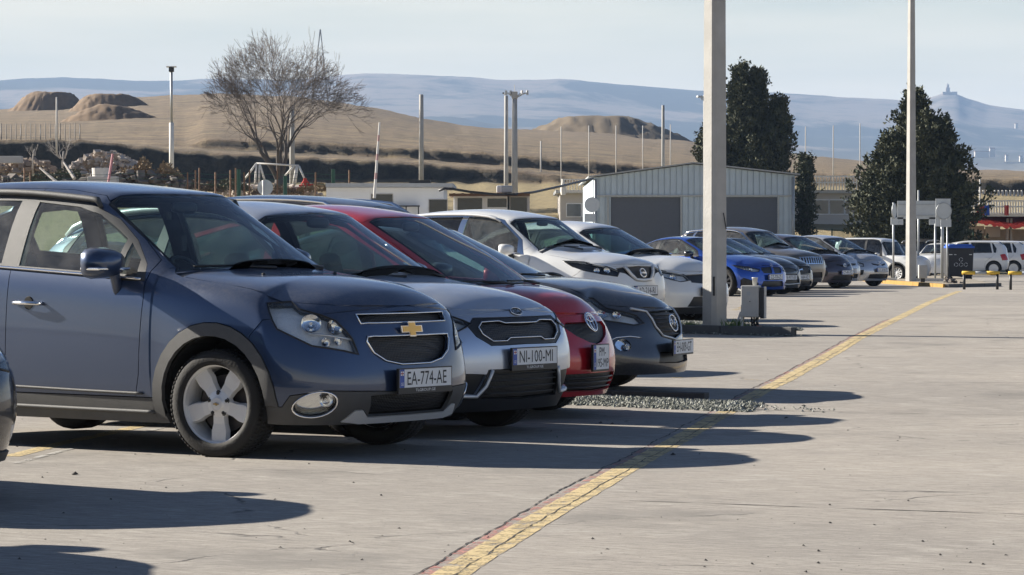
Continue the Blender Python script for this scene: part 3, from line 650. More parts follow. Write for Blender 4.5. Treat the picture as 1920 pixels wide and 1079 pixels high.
def plate(parent, txt, x, y, z, w=.52, h=.112, yaw=0, tilt=0.0, rearside=False, frame='dealer', two=None):
    """number plate on the nose, facing -x (or +x at the rear)"""
    s = 1 if rearside else -1
    root = empty('license_plate', (x, y, z), yaw); root.parent = parent; root.rotation_euler = (0, tilt, yaw)
    fn = lambda a, b, d: (s * d, s * a if rearside else -a * -1 * -1 * -1 * (1), b)
    # the viewer in front looks along +x: viewer's right is the car's -y ... text runs towards -y
    fn = (lambda a, b, d: (d, a, b)) if rearside else (lambda a, b, d: (-d, -a, b))
    rect = lambda w_, h_, cx=0, cz=0: [(cx - w_ / 2, cz - h_ / 2), (cx + w_ / 2, cz - h_ / 2), (cx + w_ / 2, cz + h_ / 2), (cx - w_ / 2, cz + h_ / 2)]
    ex = .032 if frame == 'dealer' else .008
    MB().prism(rect(w + .02, h + .014 + ex, 0, -ex / 2), fn, -.012, .004).build('plate_frame', M['black_trim'], root)
    MB().prism(rect(w, h), fn, .004, .006).build('plate_panel', M['plate_white'], root)
    bw = .045 if two is None else .04
    MB().prism(rect(bw, h, -w / 2 + bw / 2), fn, .006, .0068).build('plate_band', M['plate_blue'], root)
    k = MB()
    def put(body, cx, cz, ww, hh, d0):
        V, Fc = text_mesh(body, ww, hh); k.add([fn(a + cx, b + cz, d0) for a, b in V], Fc)
    if two: put(two[0], .02, h * .23, w * .42, h * .36, .0072); put(two[1], .02, -h * .23, w * .78, h * .36, .0072)
    else: put(txt, .012, 0, w * .76, h * .74, .0072)
    k.build('plate_lettering', M['plate_ink'], root)
    k = MB(); put('GE', -w / 2 + bw / 2, -h * .3, bw * .62, h * .17, .0074)
    for (a, b, c_, d_) in ((0, .24, .032, .026),): k.add([fn(-w / 2 + bw / 2 + p, h * .28 + q, .0074) for p, q in rect(.03, .026)], [(0, 1, 2, 3)])
    if frame == 'dealer': put('TLGROUP.GE', 0, -h / 2 - .018, .2, .017, .0046)
    k.build('plate_small_print', M['plate_white'], root)
    k = MB()
    k.add([fn(-w / 2 + bw / 2 + p, h * .28 + q, .0078) for p, q in rect(.005, .026)], [(0, 1, 2, 3)])
    k.add([fn(-w / 2 + bw / 2 + p, h * .28 + q, .0082) for p, q in rect(.03, .005)], [(0, 1, 2, 3)])
    k.build('flag_cross', M['red_lens'], root)
    return root
def lump(name, rings, mat, parent, loc=(0, 0, 0), seg=14, sub=1):
    """closed rounded body from rings (x, cy, cz, hy, hz) squared-off ellipses along x"""
    V = []; n = seg
    for (x, cy, cz, hy, hz) in rings:
        for j in range(n):
            t = 2 * math.pi * j / n; c_, s_ = math.cos(t), math.sin(t); e = .62
            V.append((x + loc[0], loc[1] + cy + hy * math.copysign(abs(c_) ** e, c_), loc[2] + cz + hz * math.copysign(abs(s_) ** e, s_)))
    k = len(rings); Fc = [(i * n + j, i * n + (j + 1) % n, (i + 1) * n + (j + 1) % n, (i + 1) * n + j) for i in range(k - 1) for j in range(n)]
    Fc += [tuple(range(n))[::-1], tuple(range((k - 1) * n, k * n))]
    m = MB(); m.add(V, Fc); return m.build(name, mat, parent, True)
def interior(root, c, hi=True):
    L, Wh = c['L'], c['W'] / 2; zb = float(np.interp(2.2, [p[0] for p in c['belt']], [p[1] for p in c['belt']])); cx = c['cowl'] + .12; H = c['H']; zb = float(np.interp(c['cowl'], [p[0] for p in c['ze']], [p[1] for p in c['ze']])) - .035
    m = MB(); m.box(((cx + .1 + L - .5) / 2, 0, .32), (L - .7 - cx, Wh * 1.7, .04)); m.build('cabin_floor', M['interior'], root)
    d = MB(); y = Wh * .86
    prof = [(cx - .24, zb - .09), (cx + .1, zb - .02), (cx + .45, zb - .0), (cx + .62, zb - .06), (cx + .66, zb - .28), (cx + .5, zb - .55), (cx - .2, zb - .6)]
    d.prism(prof, lambda a, b, h: (a, h, b), -y, y); d.build('dashboard', M['interior'], root)
    sw = MB(); a = .45; sc = (cx + .78, -.37, zb - .06)
    sw.tube([(sc[0] + .19 * math.sin(t) * math.sin(a) * 1, sc[1] + .19 * math.cos(t), sc[2] + .19 * math.sin(t) * math.cos(a)) for t in [k * math.pi / 12 for k in range(24)]], .016, 6, True)
    sw.box(sc, (.05, .14, .1)); sw.box((sc[0], sc[1], sc[2]), (.03, .36, .03)); sw.build('steering_wheel', M['black_trim'], root)
    for yy in (-.37, .37):
        for xs, nm in ((cx + 1.35, 'front'), (cx + 2.25, 'rear')):
            s_ = lump('seat', [(xs - .5, yy, .52, .22, .05), (xs - .45, yy, .54, .25, .09), (xs, yy, .52, .26, .09), (xs + .05, yy, .50, .22, .05)], M['seat_cloth'], root, seg=10)
            V = []; lump('seat_back', [(0, yy, 0, .18, .03), (.05, yy, 0, .25, .06), (.5, yy, 0, .23, .06), (.56, yy, 0, .16, .03)], M['seat_cloth'], s_, seg=10)
            b = s_.children[0]; b.rotation_euler = (0, -R(70), 0); b.location = (xs, 0, .5)
            h = lump('headrest', [(0, yy, 0, .09, .03), (.03, yy, 0, .13, .05), (.16, yy, 0, .12, .05), (.19, yy, 0, .08, .03)], M['seat_cloth'], s_, seg=10)
            h.rotation_euler = (0, -R(75), 0); h.location = (xs + .21, 0, 1.07)
    if hi:
        zt = float(np.interp(c['head'] + .02, [p[0] for p in c['zc']], [p[1] for p in c['zc']]))
        mr = lump('rear_view_mirror', [(0, 0, 0, .10, .025), (.012, 0, 0, .125, .038), (.03, 0, 0, .12, .036), (.045, 0, 0, .09, .02)], M['black_trim'], root, (c['head'] - .17, 0, zt - .13))
def tubeon(S, pts, r, off, name, mat, parent, closed=False, n=6, mir=False):
    """bead lying on the skin along uv points"""
    u = np.array([p[0] for p in pts]); v = np.array([p[1] for p in pts]); X = S.S(u, v) + S.S.nrm(u, v) * off
    if mir: X = X * MIR
    m = MB(); m.tube([tuple(p) for p in X], r, n, closed); return m.build(name, mat, parent, True)
def car_defaults(c):
    xf, xr, L, cw, hd = c['xf'], c['xf'] + c['wb'], c['L'], c['cowl'], c['head']
    c.setdefault('shift', [(0.5, -.30), (xf, -.12), (xf + .35, .0), (cw, .20), (hd, .14), (hd + .5, 0), (L - .7, 0), (L - .3, .08)])
    c.setdefault('taper', [(.4, .945), (.9, .985), (1.6, 1.0), (L - 1.2, 1.0), (L - .5, .955)])
    c.setdefault('cols', [('s0', xf - .38), ('ax', xf), ('s1', min(xf + .33, cw - .18))] + ([('s2', (xf + .33 + cw - .07) / 2)] if cw - xf > .65 else []) + [('c0', cw - .07), ('cm', cw), ('c1', cw + .07), ('wm', (cw + hd) / 2), ('h0', hd - .08), ('hm', hd), ('h1', hd + .08), ('b', hd + .5), ('bb', (hd + .5 + xr - .38) / 2), ('x0', xr - .38), ('xr', xr), ('x1', xr + .33), ('tl', L - .34)])
    c.setdefault('plan', [(0, 0), (.42, .022), (.77, .10), (.97, .33)]); c.setdefault('rplan', [(0, 0), (.40, .015), (.76, .07), (.96, .24)])
    c.setdefault('noset', [.16, .34, .48, .62]); c.setdefault('tailt', [.06, .10, .14, .18])
    c.setdefault('sill', [(0, .21), (xf, .25), (xf + .6, .22), (xr - .5, .22), (xr, .27), (L, .28)])
    c.setdefault('tz', [.28, .42, .6, .82, 1.0]); c.setdefault('tx', [.10, .02, .0, .04, .08])
    return c
itp = lambda x, pts: float(np.interp(x, [p[0] for p in pts], [p[1] for p in pts]))
def default_windows(c):
    """front-door glass, rear-door glass, quarter glass from the roofline"""
    cw, hd, L = c['cowl'], c['head'], c['L']; top = lambda x: itp(x, c['ze']) - c.get('wtop', .055); bl = lambda x: itp(x, c['belt']) + .035
    xb = c.get('xb', hd + .68); xc_ = c.get('xcp', xb + .95); xd = c.get('xd', L - .62); q0 = cw + .22
    seq = lambda a, b, n: [lerp(a, b, i / n) for i in range(n + 1)]
    W1 = [(x, top(x) - (.03 if x < hd else 0)) for x in seq(q0 + .12, xb - .03, 7)]; w1 = [(q0 + .06, bl(q0 + .06))] + W1 + [(xb - .03, bl(xb))]
    w2 = [(xb + .07, bl(xb + .07))] + [(x, top(x)) for x in seq(xb + .07, xc_ - .02, 4)] + [(xc_ + .06, bl(xc_))]
    out = [w1, w2]
    if c.get('quarter', True) and xd > xc_ + .22:
        out.append([(xc_ + .13, bl(xc_ + .1))] + [(x, top(x)) for x in seq(xc_ + .06, xd - .16, 3)] + [(xd, lerp(top(xd), bl(xd), .55)), (xd - .03, bl(xd))])
    dlo = [(q0 - .06, bl(q0) - .03)] + [(x, top(x) + (.0 if x < hd else .025)) for x in seq(q0 + .06, xd - .1, 12)] + [(xd + .05, lerp(top(xd), bl(xd), .5)), (xd + .02, bl(xd) - .03)]
    return out, dlo
S_ = lambda pts: [('s', a, b) for a, b in pts]
F_ = lambda pts: [('f', a, b) for a, b in pts]
CARN = [0]
def make_car(name, spec, nose, th, label, cat='car', group=None, res=5, hi=True, z=None, scale=1.0):
    c = car_defaults(dict(spec)); sk = Skin(c); col = sk.col; S = sk.S; L, Wh, xf, xr = c['L'], c['W'] / 2, c['xf'], c['xf'] + c['wb']
    zg = gz(nose[1] + .8) if z is None else z
    root = empty(name, (nose[0], nose[1], zg), R(90 + th), label=label, cat=cat, group=group); root.scale = (scale,) * 3
    tr, tw = c['tr'], c.get('tw', .215); ra = c.get('ra', tr + .065); cl = c.get('clad', 0)
    u_ = lambda *p: [('u', a, b) for a, b in p]
    c0 = col['c0']; cu, hu, ru = (col['c0'] + col['c1']) / 2, (col['h0'] + col['h1']) / 2, col['rear']
    regs = []
    def add(nm, pts, sm=0, **k): regs.append(dict(name=nm, poly=sk.poly(pts, sm), **k))
    circ = lambda x, r, n=30: S_([(x + r * math.cos(t), tr + .012 + r * math.sin(t)) for t in [math.pi * 2 * i / n for i in range(n)]])
    cdark = c.get('claddark', 'cladding'); tint = c.get('tint', 'glass_clear'); rt = c.get('rtint', tint)
    for x in (xf, xr): add('void', circ(x, ra))
    for nm, pts, mt, off, kw in c.get('front', []):                     # front-end features
        add(nm, pts, kw.get('sm', 0), mat=mt, off=off, **{k: v for k, v in kw.items() if k != 'sm'})
    for nm, pts, mt, off, kw in c.get('rearf', []): add(nm, pts, kw.get('sm', 0), mat=mt, off=off, **{k: v for k, v in kw.items() if k != 'sm'})
    if cl:
        for x in (xf, xr): add('arch_cladding', circ(x, ra + cl), mat=cdark, off=.008, side=1, lip=.03)
    rk = c.get('rocker', .12)
    wins, dlo = default_windows(c) if 'wins' not in c else (c['wins'], c['dlo'])
    for i, w in enumerate(wins): add(('window', 'window', 'quarter_window', 'quarter_window')[i], S_(w), 0, mat=rt if i else tint, off=-.006, side=1, lip=.0, gap=-.004)
    add('window_frame', S_(dlo), 0, mat=c.get('framemat', 'black_trim'), off=-.001, side=1, gap=0, lip=.012)
    vw = c.get('vws', 5.12); uh = hu - .28
    add('windshield', u_((cu + .12, vw - .12), (cu + .5, vw + .02), (lerp(cu, uh, .6), vw + .06), (uh - .25, vw + .10), (uh, vw + .45), (uh + .03, 7), (cu - .05, 7), (cu - .02, 6)), mat='glass_ws', off=-.002, lip=.0, gap=-.002)
    add('windshield_seal', u_((cu - .08, vw - .25), (cu + .5, vw - .05), (lerp(cu, uh, .6), vw - .01), (uh - .2, vw + .02), (uh + .08, vw + .4), (uh + .1, 7), (cu - .2, 7), (cu - .2, 6)), mat='black_trim', off=-.001, lip=.01, gap=0)
    add('cowl_panel', u_((c0 - .3, vw - .42), (cu - .3, vw - .3), (cu - .3, 7), (c0 - .22, 7)), mat='black_trim', off=-.008, lip=.012)
    rg = c.get('rglass')                                                 # rear glass u-range measured from tail
    tu = col['tl']
    if rg is not False:
        a, b = rg or (tu - .9, tu + 1.1); add('rear_window', u_((a, 5.4), (a, 7), (b, 7), (b, 5.3), (b - .3, 5.15), (a + .5, 5.15)), mat=rt, off=-.004, lip=.0, gap=-.002)
    hv = c.get('hoodv', 4.62); he = c.get('hoode', 4.12)
    add('hood', u_((0, he), (1.5, he + .02), (2.7, he + .12), (3.6, hv - .22), (4.4, hv), (c0 - .6, hv + .05), (c0 - .28, vw - .35), (c0 - .22, 7), (0, 7)), mat='PAINT', off=0, lip=.03)
    bl = lambda x: itp(x, c['belt'])
    d0 = c.get('d0', xf + .60); xb = c.get('xb', c['head'] + .68); xcp = c.get('xcp', xb + .95)
    ft = lambda x: itp(x, c['ze'])
    add('rocker_panel', S_([(xf + .3, -.1), (xf + .3, itp(xf + .5, c['sill']) + rk), (xr - .3, itp(xr - .5, c['sill']) + rk), (xr - .3, -.1)]), mat=cdark if cl else 'PAINT', off=-.012 if not cl else .004, side=1)
    # door skins
    q0 = c['cowl'] + .12
    xs = [q0 + (c['head'] - q0) * i / 4 for i in range(5)] + [c['head'] + .3, xb]
    zs = .05
    dtop = c.get('dtop', .018)
    fd = [(d0 + .04, itp(d0, c['sill']) + rk - .02), (d0, .5), (d0 - .03, bl(d0) - .12), (d0 - .02, bl(d0) - .02)] + [(x, ft(x) - dtop) for x in xs] + [(xb + .02, bl(xb)), (xb + .04, .5), (xb + .03, itp(xb, c['sill']) + rk - .02)]
    add('door', S_(fd), mat='PAINT', off=0, side=1)
    add('rear_door', S_([(xb + .03, itp(xb, c['sill']) + rk - .02), (xb + .04, .5), (xb + .02, bl(xb)), (xb, ft(xb) - dtop), (xb + .5, ft(xb + .5) - dtop), (xcp, ft(xcp) - dtop), (xcp + .12, bl(xcp) + .1), (xr + .02, bl(xcp) - .06), (xr - ra - .02, .62), (xr - ra - .03, itp(xr - .5, c['sill']) + rk - .02)]), mat='PAINT', off=0, side=1)
    add('fuel_flap', S_([(xr + .1, bl(xr) - .26), (xr + .26, bl(xr) - .26), (xr + .26, bl(xr) - .12), (xr + .1, bl(xr) - .12)]), mat='PAINT', off=0, side=1) if hi else None
    bt = c.get('bumpv', 3.6)
    add('bumper', u_((0, 0), (4.35, 0), (4.35, 1.4), (4.1, 2.6), (3.4, bt - .2), (2.4, bt + .1), (0, he)), mat='PAINT', off=0)
    add('roof', u_((uh, vw), (hu, 4.75), (tu - .9, 4.75), (tu - .9, 7), (uh, 7)), mat='PAINT', off=0) if c.get('roofcut', True) else None
    add('fender', u_((4.35, 0), (4.35, 1.4), (4.1, 2.6), (3.4, bt - .2), (2.4, bt + .1), (0, he), (0, 7), (cu, 7), (cu + .6, 4.9), (cu + .6, 0)), mat='PAINT', off=0, side=1)
    add('rear_bumper', u_((ru - .35, 0), (ru - .35, 2.1), (ru + 3.0, 2.4), (sk.nu - 1, 2.4), (sk.nu - 1, 0)), mat='PAINT', off=0)
    add('tailgate', u_((ru + 1.1, 2.4), (ru + .9, 4.6), (tu + .4, 4.9), (tu - .9, 5.0), (tu - .9, 7), (sk.nu - 1, 7), (sk.nu - 1, 2.4)), mat='PAINT', off=0)
    sk.cut(regs, res)
    pm = c['paint']
    vd = [i for i, r in enumerate(regs) if r['name'] == 'void']
    glassids = [i for i, r in enumerate(regs) if r['name'] in ('window', 'quarter_window', 'windshield', 'rear_window')]
    done = {}
    groups = {}
    for i, r in enumerate(regs):
        if i in vd: continue
        groups.setdefault((r['name'], i if r['name'] in ('window', 'quarter_window', 'arch_cladding', 'grille', 'headlight') or r.get('sep') else 0), []).append(i)
    for (nm, _), ids in groups.items():
        r = regs[ids[0]]; p = sk.panel(ids, r.get('off', 0), r.get('gap', .003), r.get('lip', .022) + max(0, -r.get('off', 0)) * 0)
        if p is None: continue
        mt = pm if r['mat'] == 'PAINT' else M[r['mat']]; nm2 = nm if nm != 'rear_door' else 'door'
        sides = r.get('side', 0)
        if sides:
            a = nobj(nm2, *p, mt, root); b = nobj(nm2, *mirrored(p, False), mt, root); made = [a, b]
        else: made = [nobj(nm2, *mirrored(p, True), mt, root)]
        done.setdefault(nm, []).append(made)
        if r.get('lamp'):
            for k, o_ in enumerate(made):                                # reflector bowl and bulb inside the lens
                pp = sk.panel(ids, -.05, -.004, 0); pp = pp if k == 0 else mirrored(pp, False)
                nobj('reflector', *pp, M[r['lamp']], o_)
                V = pp[0]; cen = V.mean(axis=0); cen = cen + np.array([.01, 0, 0])
                mm = MB()
                for q in r.get('bowls', [(0, 0, .055)]):
                    uvq = sk.inv('f', abs(cen[1]) + q[0], cen[2] + q[1]); Xq = S(*uvq); Nq = S.nrm(*uvq); sg = 1 if k == 0 else -1; ax_ = Vector((Nq[0], Nq[1], Nq[2])); e1_ = ax_.orthogonal().normalized(); e2_ = ax_.cross(e1_)
                    o0 = Vector(tuple(Xq)) - ax_ * .014; r_ = q[2]
                    for pr_ in ([(r_, .0), (r_ * .95, .003), (r_ * .8, .018), (r_ * .5, .029), (.001, .033)], [(r_ * .22, .012), (r_ * .24, .02), (r_ * .24, .03), (.001, .012)]):
                        n0 = len(mm.V); mm.lathe(pr_, 22, 'z'); mm.V[n0:] = [tuple((lambda w_: (w_.x, w_.y * sg, w_.z))(o0 + e1_ * v[0] + e2_ * v[1] - ax_ * v[2])) for v in mm.V[n0:]]
                mm.build('lamp_bowl', M['chrome'], o_, True)
    # whatever skin is left (pillars, quarters): one panel per connected piece
    rid = np.where((sk.lab == -1) & sk.ok)[0]; par = {}
    def fnd(a):
        while par.setdefault(a, a) != a: par[a] = par[par[a]]; a = par[a]
        return a
    for t_ in sk.T[rid]:
        a_ = fnd(int(t_[0])); par[fnd(int(t_[1]))] = a_; par[fnd(int(t_[2]))] = fnd(a_)
    comp = {}
    for r_i, t_ in zip(rid, sk.T[rid]): comp.setdefault(fnd(int(t_[0])), []).append(r_i)
    nid = 1000
    for k_, ids_ in comp.items():
        if len(ids_) < 6: continue
        sk.lab[ids_] = nid; pp = sk.panel([nid], 0, .003, .02); nid += 1
        if np.abs(pp[0][:, 1]).min() < .02: nobj('body_panel', *mirrored(pp, True), pm, root)
        else: nobj('body_panel', *pp, pm, root); nobj('body_panel', *mirrored(pp, False), pm, root)
    keep = [i for i in range(-1, len(regs)) if i not in vd and i not in glassids] + list(range(1000, nid))
    sh = sk.panel(keep, -.06, -.0, 0)
    nobj('inner_lining', *mirrored(sh, True), M['dark_void'], root)
    # closed floor pan + wheel wells
    uu = np.linspace(0, sk.nu - 1, 40); lo = S(uu, uu * 0); m = MB()
    V = [(p[0], p[1] * .97, p[2] + .03) for p in lo] + [(p[0], -p[1] * .97, p[2] + .03) for p in lo]
    keepx = []
    m.add(V, [(i, i + 1, 41 + i, 40 + i) for i in range(39)]); 
    for k in range(len(m.V)): 
        x = m.V[k][0]
        if min(abs(x - xf), abs(x - xr)) < ra + .02: m.V[k] = (x, math.copysign(min(abs(m.V[k][1]), Wh - tw - .09), m.V[k][1]), m.V[k][2])
    m.build('floor_pan', M['dark_void'], root)
    for x in (xf, xr):
        for s in (1, -1):
            w = MB(); y1 = s * (Wh - .035); y0 = s * (Wh - tw - .1); n = 14; V = []
            for i in range(n + 1):
                t = -.25 + (math.pi + .5) * i / n
                for y in (y0, y1): V.append((x + (ra + .004) * math.cos(t), y, tr + .012 + (ra + .004) * math.sin(t)))
            w.add(V, [(2 * i, 2 * i + 1, 2 * i + 3, 2 * i + 2) for i in range(n)]); w.add([V[2 * i] for i in range(n + 1)], [tuple(range(n + 1))]); w.build('wheel_well', M['dark_void'], root)
            wheel(root, x, s * (Wh - tw / 2 - c.get('inset', .025)), tr, tw, s, c.get('rim', 'ten'), c.get('rimmat'), hi=hi and x == xf, steer=c.get('steer', 0) if x == xf else 0, cap=c.get('wheelcap'), rimr=c.get('rimr', .69))
    interior(root, c, hi)
    # mirrors, handles, rails, wipers
    mx_, my = c.get('mirror', (c['cowl'] + .34, itp(c['cowl'] + .34, c['belt']) + .07)); mc = c.get('mirrormat', pm)
    for s in (1, -1):
        y0 = Wh + .10; mxs = mx_
        if s < 0 and c.get('fold', True): y0 = Wh - .0; mx_ = mx_ + .10
        ms = c.get('msize', 1.0); g_ = ms
        o = lump('side_mirror', [(-.095 * g_, .01, 0, .05 * g_, .035 * g_), (-.08 * g_, .005, 0, .09 * g_, .055 * g_), (-.02, 0, 0, .118 * ms, .074 * g_), (.035, 0, 0, .122 * ms, .080 * g_), (.045, 0, 0, .11 * g_, .070 * g_)], mc, root, (mx_, s * y0, my))
        m = MB(); m.box((mx_ + .047, s * y0, my), (.004, .19, .135)); m.build('mirror_glass', M['chrome'], o)
        m = MB(); m.tube([(mx_ + .0, s * (Wh - .075), my - c.get('mdrop', .11)), (mx_ - .01, s * (Wh - .01), my - .08), (mx_ - .01, s * (y0 - .05), my - .05)], [.035, .035, .03], 8); m.build('mirror_arm', mc if c.get('mdrop') else M['black_trim'], o, True)
        if c.get('mstrip'):
            m = MB(); m.box((mx_ - .035, s * y0, my - .035), (.165, .285, .018), bev=.006); m.build('mirror_strip', M['chrome'], o)
        mx_ = mxs
        for xh in ((xb - .17), (xcp + .05 if xcp < xr - .2 else xcp - .1)):
            hz = c.get('hz', bl(xh) - .2); 
            p0 = S(*sk.inv('s', xh, hz)); yy = abs(p0[1]) * s
            m = MB(); m.tube([(xh - .13, yy, hz), (xh - .11, yy + s * .035, hz), (xh, yy + s * .045, hz + .003), (xh + .10, yy + s * .035, hz), (xh + .12, yy, hz)], [.011, .013, .014, .013, .011], 8); h_ = m.build('door_handle', M[c['hmat']] if c.get('hmat') else pm, root, True)
            if hi: m = MB(); m.lathe([(.045, -.004), (.04, .004), (.001, .005)], 16, c=(xh, yy + s * .001, hz)); m.build('handle_cup', M['dark_void'], h_)
    if c.get('rails'):
        a, b = col['h1'] - c.get('railfwd', .2), tu - 1.0; rm = M[c['rails']]; vv = c.get('railv', 5.02)
        for mir in (False, True):
            us = np.linspace(a, b, 16); pts = [(u, vv) for u in us]
            X = S(us, us * 0 + vv); N = S.nrm(us, us * 0 + vv); rr_ = c.get('railr', .021); hh = np.array([.012] + [.055] * 14 + [.012]) * c.get('railh', 1.0); hh[1] = hh[-2] = .045
            X = X + np.array([0, 0, 1]) * hh[:, None]; X = X * (MIR if mir else 1)
            m = MB(); m.tube([tuple(p) for p in X], [.014] + [rr_] * 14 + [.014], 8); m.build('roof_rail', rm, root, True)
    if hi:
        for i, r in enumerate(regs):
            if r['name'] == 'headlight':
                u_p = np.array(r['poly']); X = S(u_p[:, 0], u_p[:, 1]) + S.nrm(u_p[:, 0], u_p[:, 1]) * .001
                for mm_, o_ in zip((1, -1), done['headlight'][0]):
                    b_ = MB(); b_.tube([(p[0], p[1] * mm_, p[2]) for p in X], .0065, 5, True); b_.build('lamp_seal', M['black_trim'], o_, True)
                    if c.get('lampbar'):
                        q = [k_ for k_ in c['lampbar']]; b_ = MB(); Y_ = [S(*sk.inv(*k_)) - S.nrm(*sk.inv(*k_)) * .012 for k_ in q]; b_.tube([(p[0], p[1] * mm_, p[2]) for p in Y_], .007, 5); b_.build('lamp_divider', M['satin_silver'], o_, True)
    wp = MB()
    for (y0, y1) in ((-.62, -.02), (.05, .62)):
        us = np.linspace(cu + .0, cu + .26, 6)
        p = []
        for k, t in enumerate(np.linspace(0, 1, 7)):
            yy = lerp(y0, y1, t); q = sk.inv('t', c['cowl'] - c.get('wsoff', .20) * (1 - (yy / Wh) ** 2) + .035 + .025 * t, abs(yy)); X = S(*q) + S.S.nrm(*q) * .02 if False else S(*q) + sk.S.nrm(*q) * .02
            p.append((X[0], X[1] * (1 if yy > 0 else -1), X[2]))
        wp.tube(p, .007, 5)
        q = sk.inv('t', c['cowl'] - .20 * (1 - (y0 * .8 / Wh) ** 2) - .04, abs(y0 * .8)); X = S(*q); wp.tube([(X[0], X[1] * (1 if y0 > 0 else -1), X[2] + .012), p[3]], .010, 5)
    wp.build('wiper', M['black_trim'], root, True)
    if c.get('antenna'): m = MB(); ax = c['antenna']; zt = itp(ax, c['zc']); m.tube([(ax, 0, zt - .01), (ax + .12, 0, zt + .22)], .004, 5); m.build('antenna', M['black_trim'], root)
    return root, sk
paint('paint_blue', (.030, .054, .115), .5, .30, .35)
paint('paint_silver', (.46, .52, .62), .7, .30, .5)
paint('paint_red', (.50, .008, .018), .25, .28, .26, (.5, .34, .32))
paint('paint_graphite', (.035, .038, .048), .6, .30, .45)
paint('paint_white', (.78, .78, .76), .0, .3, .12)
paint('paint_deepblue', (.015, .08, .42), .5, .28, .1)
paint('paint_black', (.012, .013, .018), .4, .25, .35)
paint('paint_beige', (.17, .155, .14), .5, .32, .25)
paint('paint_plum', (.06, .05, .07), .6, .32, .3)
paint('paint_lightgrey', (.55, .57, .60), .6, .3, .2)
paint('paint_paleblue', (.30, .37, .45), .5, .3, .2)
CH = M['chrome']
def fpoly(k, pts): return [k.inv('f', *p) for p in pts]
def bead(root, k, pts, r, name, mat=CH, off=.004, closed=True, view='f', both=True, join=True):
    """raised trim following points given in front or side view; both -> mirrored too (one bead each side, or one closed outline through the middle)"""
    pp = []
    n = len(pts)
    for i in range(n if closed else n - 1):
        a, b = pts[i], pts[(i + 1) % n]; m = max(1, int(math.hypot(a[0] - b[0], a[1] - b[1]) / .05))
        pp += [(lerp(a[0], b[0], j / m), lerp(a[1], b[1], j / m)) for j in range(m)]
    if not closed: pp.append(pts[-1])
    X = []
    for a, b in pp:
        q = k.inv(view, abs(a) if view == 'f' else a, b); p = k.S(*q) + k.S.nrm(*q) * off
        if view == 'f' and a < 0: p = p * MIR
        X.append(p)
    for mm in ((1, -1) if both else (1,)):
        m = MB(); m.tube([(p[0], p[1] * mm, p[2]) for p in X], r, 6, closed); m.build(name, mat, root, True)
def sym(pts): return pts + [(-a, b) for a, b in pts[::-1]]
def badge(root, k, z, w, h, kind, mat=CH, off=.012, y=0.0):
    q = k.inv('f', 0.001, z); p = k.S(*q); n = k.S.nrm(*q); t = math.atan2(n[2], -n[0])
    e = empty('emblem', (p[0] - off, 0, p[2] + .0), 0); e.parent = root; e.rotation_euler = (0, t, 0)
    fn = lambda a, b, d: (-d, -a, b)
    el = lambda rx, rz, n_=28: [(rx * math.cos(2 * math.pi * i / n_), rz * math.sin(2 * math.pi * i / n_)) for i in range(n_)]
    def ring(rx, rz, r, nm='emblem_ring', m_=mat, dz=0, cx=0, cz=0):
        m = MB(); m.tube([fn(a + cx, b + cz, .004 + dz) for a, b in el(rx, rz)], r, 6, True); m.build(nm, m_, e, True)
    if kind == 'oval_text':
        MB().prism(el(w / 2, h / 2), fn, -.004, .003).build('emblem_disc', M['black_trim'], e); ring(w / 2, h / 2, .004)
        V, Fc = text_mesh('KIA', w * .66, h * .42); MB().add([fn(a, b, .006) for a, b in V], Fc).build('emblem_letters', mat, e)
    elif kind == 'three_ovals': ring(w / 2, h / 2, .009); ring(w * .17, h * .44, .007, 'emblem_inner'); ring(w * .36, h * .17, .007, 'emblem_bar', cz=h * .2)
    elif kind == 'wing_m':
        ring(w / 2, h / 2, .008); m = MB(); m.tube([fn(a * w, b * h, .006) for a, b in ((-.44, .12), (-.22, .26), (-.12, .12), (0, -.22), (.12, .12), (.22, .26), (.44, .12))], .007, 6)
        m.tube([fn(a * w, b * h, .006) for a, b in ((-.22, .26), (-.24, -.2))], .006, 6); m.tube([fn(a * w, b * h, .006) for a, b in ((.22, .26), (.24, -.2))], .006, 6); m.build('emblem_wing', mat, e, True)
    elif kind == 'ring_bar': ring(w / 2, h / 2, .010); MB().prism([(-w * .56, -h * .1), (w * .56, -h * .1), (w * .56, h * .1), (-w * .56, h * .1)], fn, .0, .012).build('emblem_bar', mat, e)
    elif kind == 'horse': MB().prism([(-.09, -.01), (-.05, .02), (.0, .018), (.04, .035), (.07, .03), (.05, .012), (.075, -.02), (.03, -.004), (-.02, -.002), (-.07, -.03)], fn, 0, .008).build('emblem_shape', mat, e)
    elif kind == 'dot': ring(w / 2, h / 2, .006); MB().prism(el(w / 2, h / 2, 16), fn, -.004, .002).build('emblem_disc', M['plate_blue'], e)
    return e
ROW = 'cars parked in the front row'
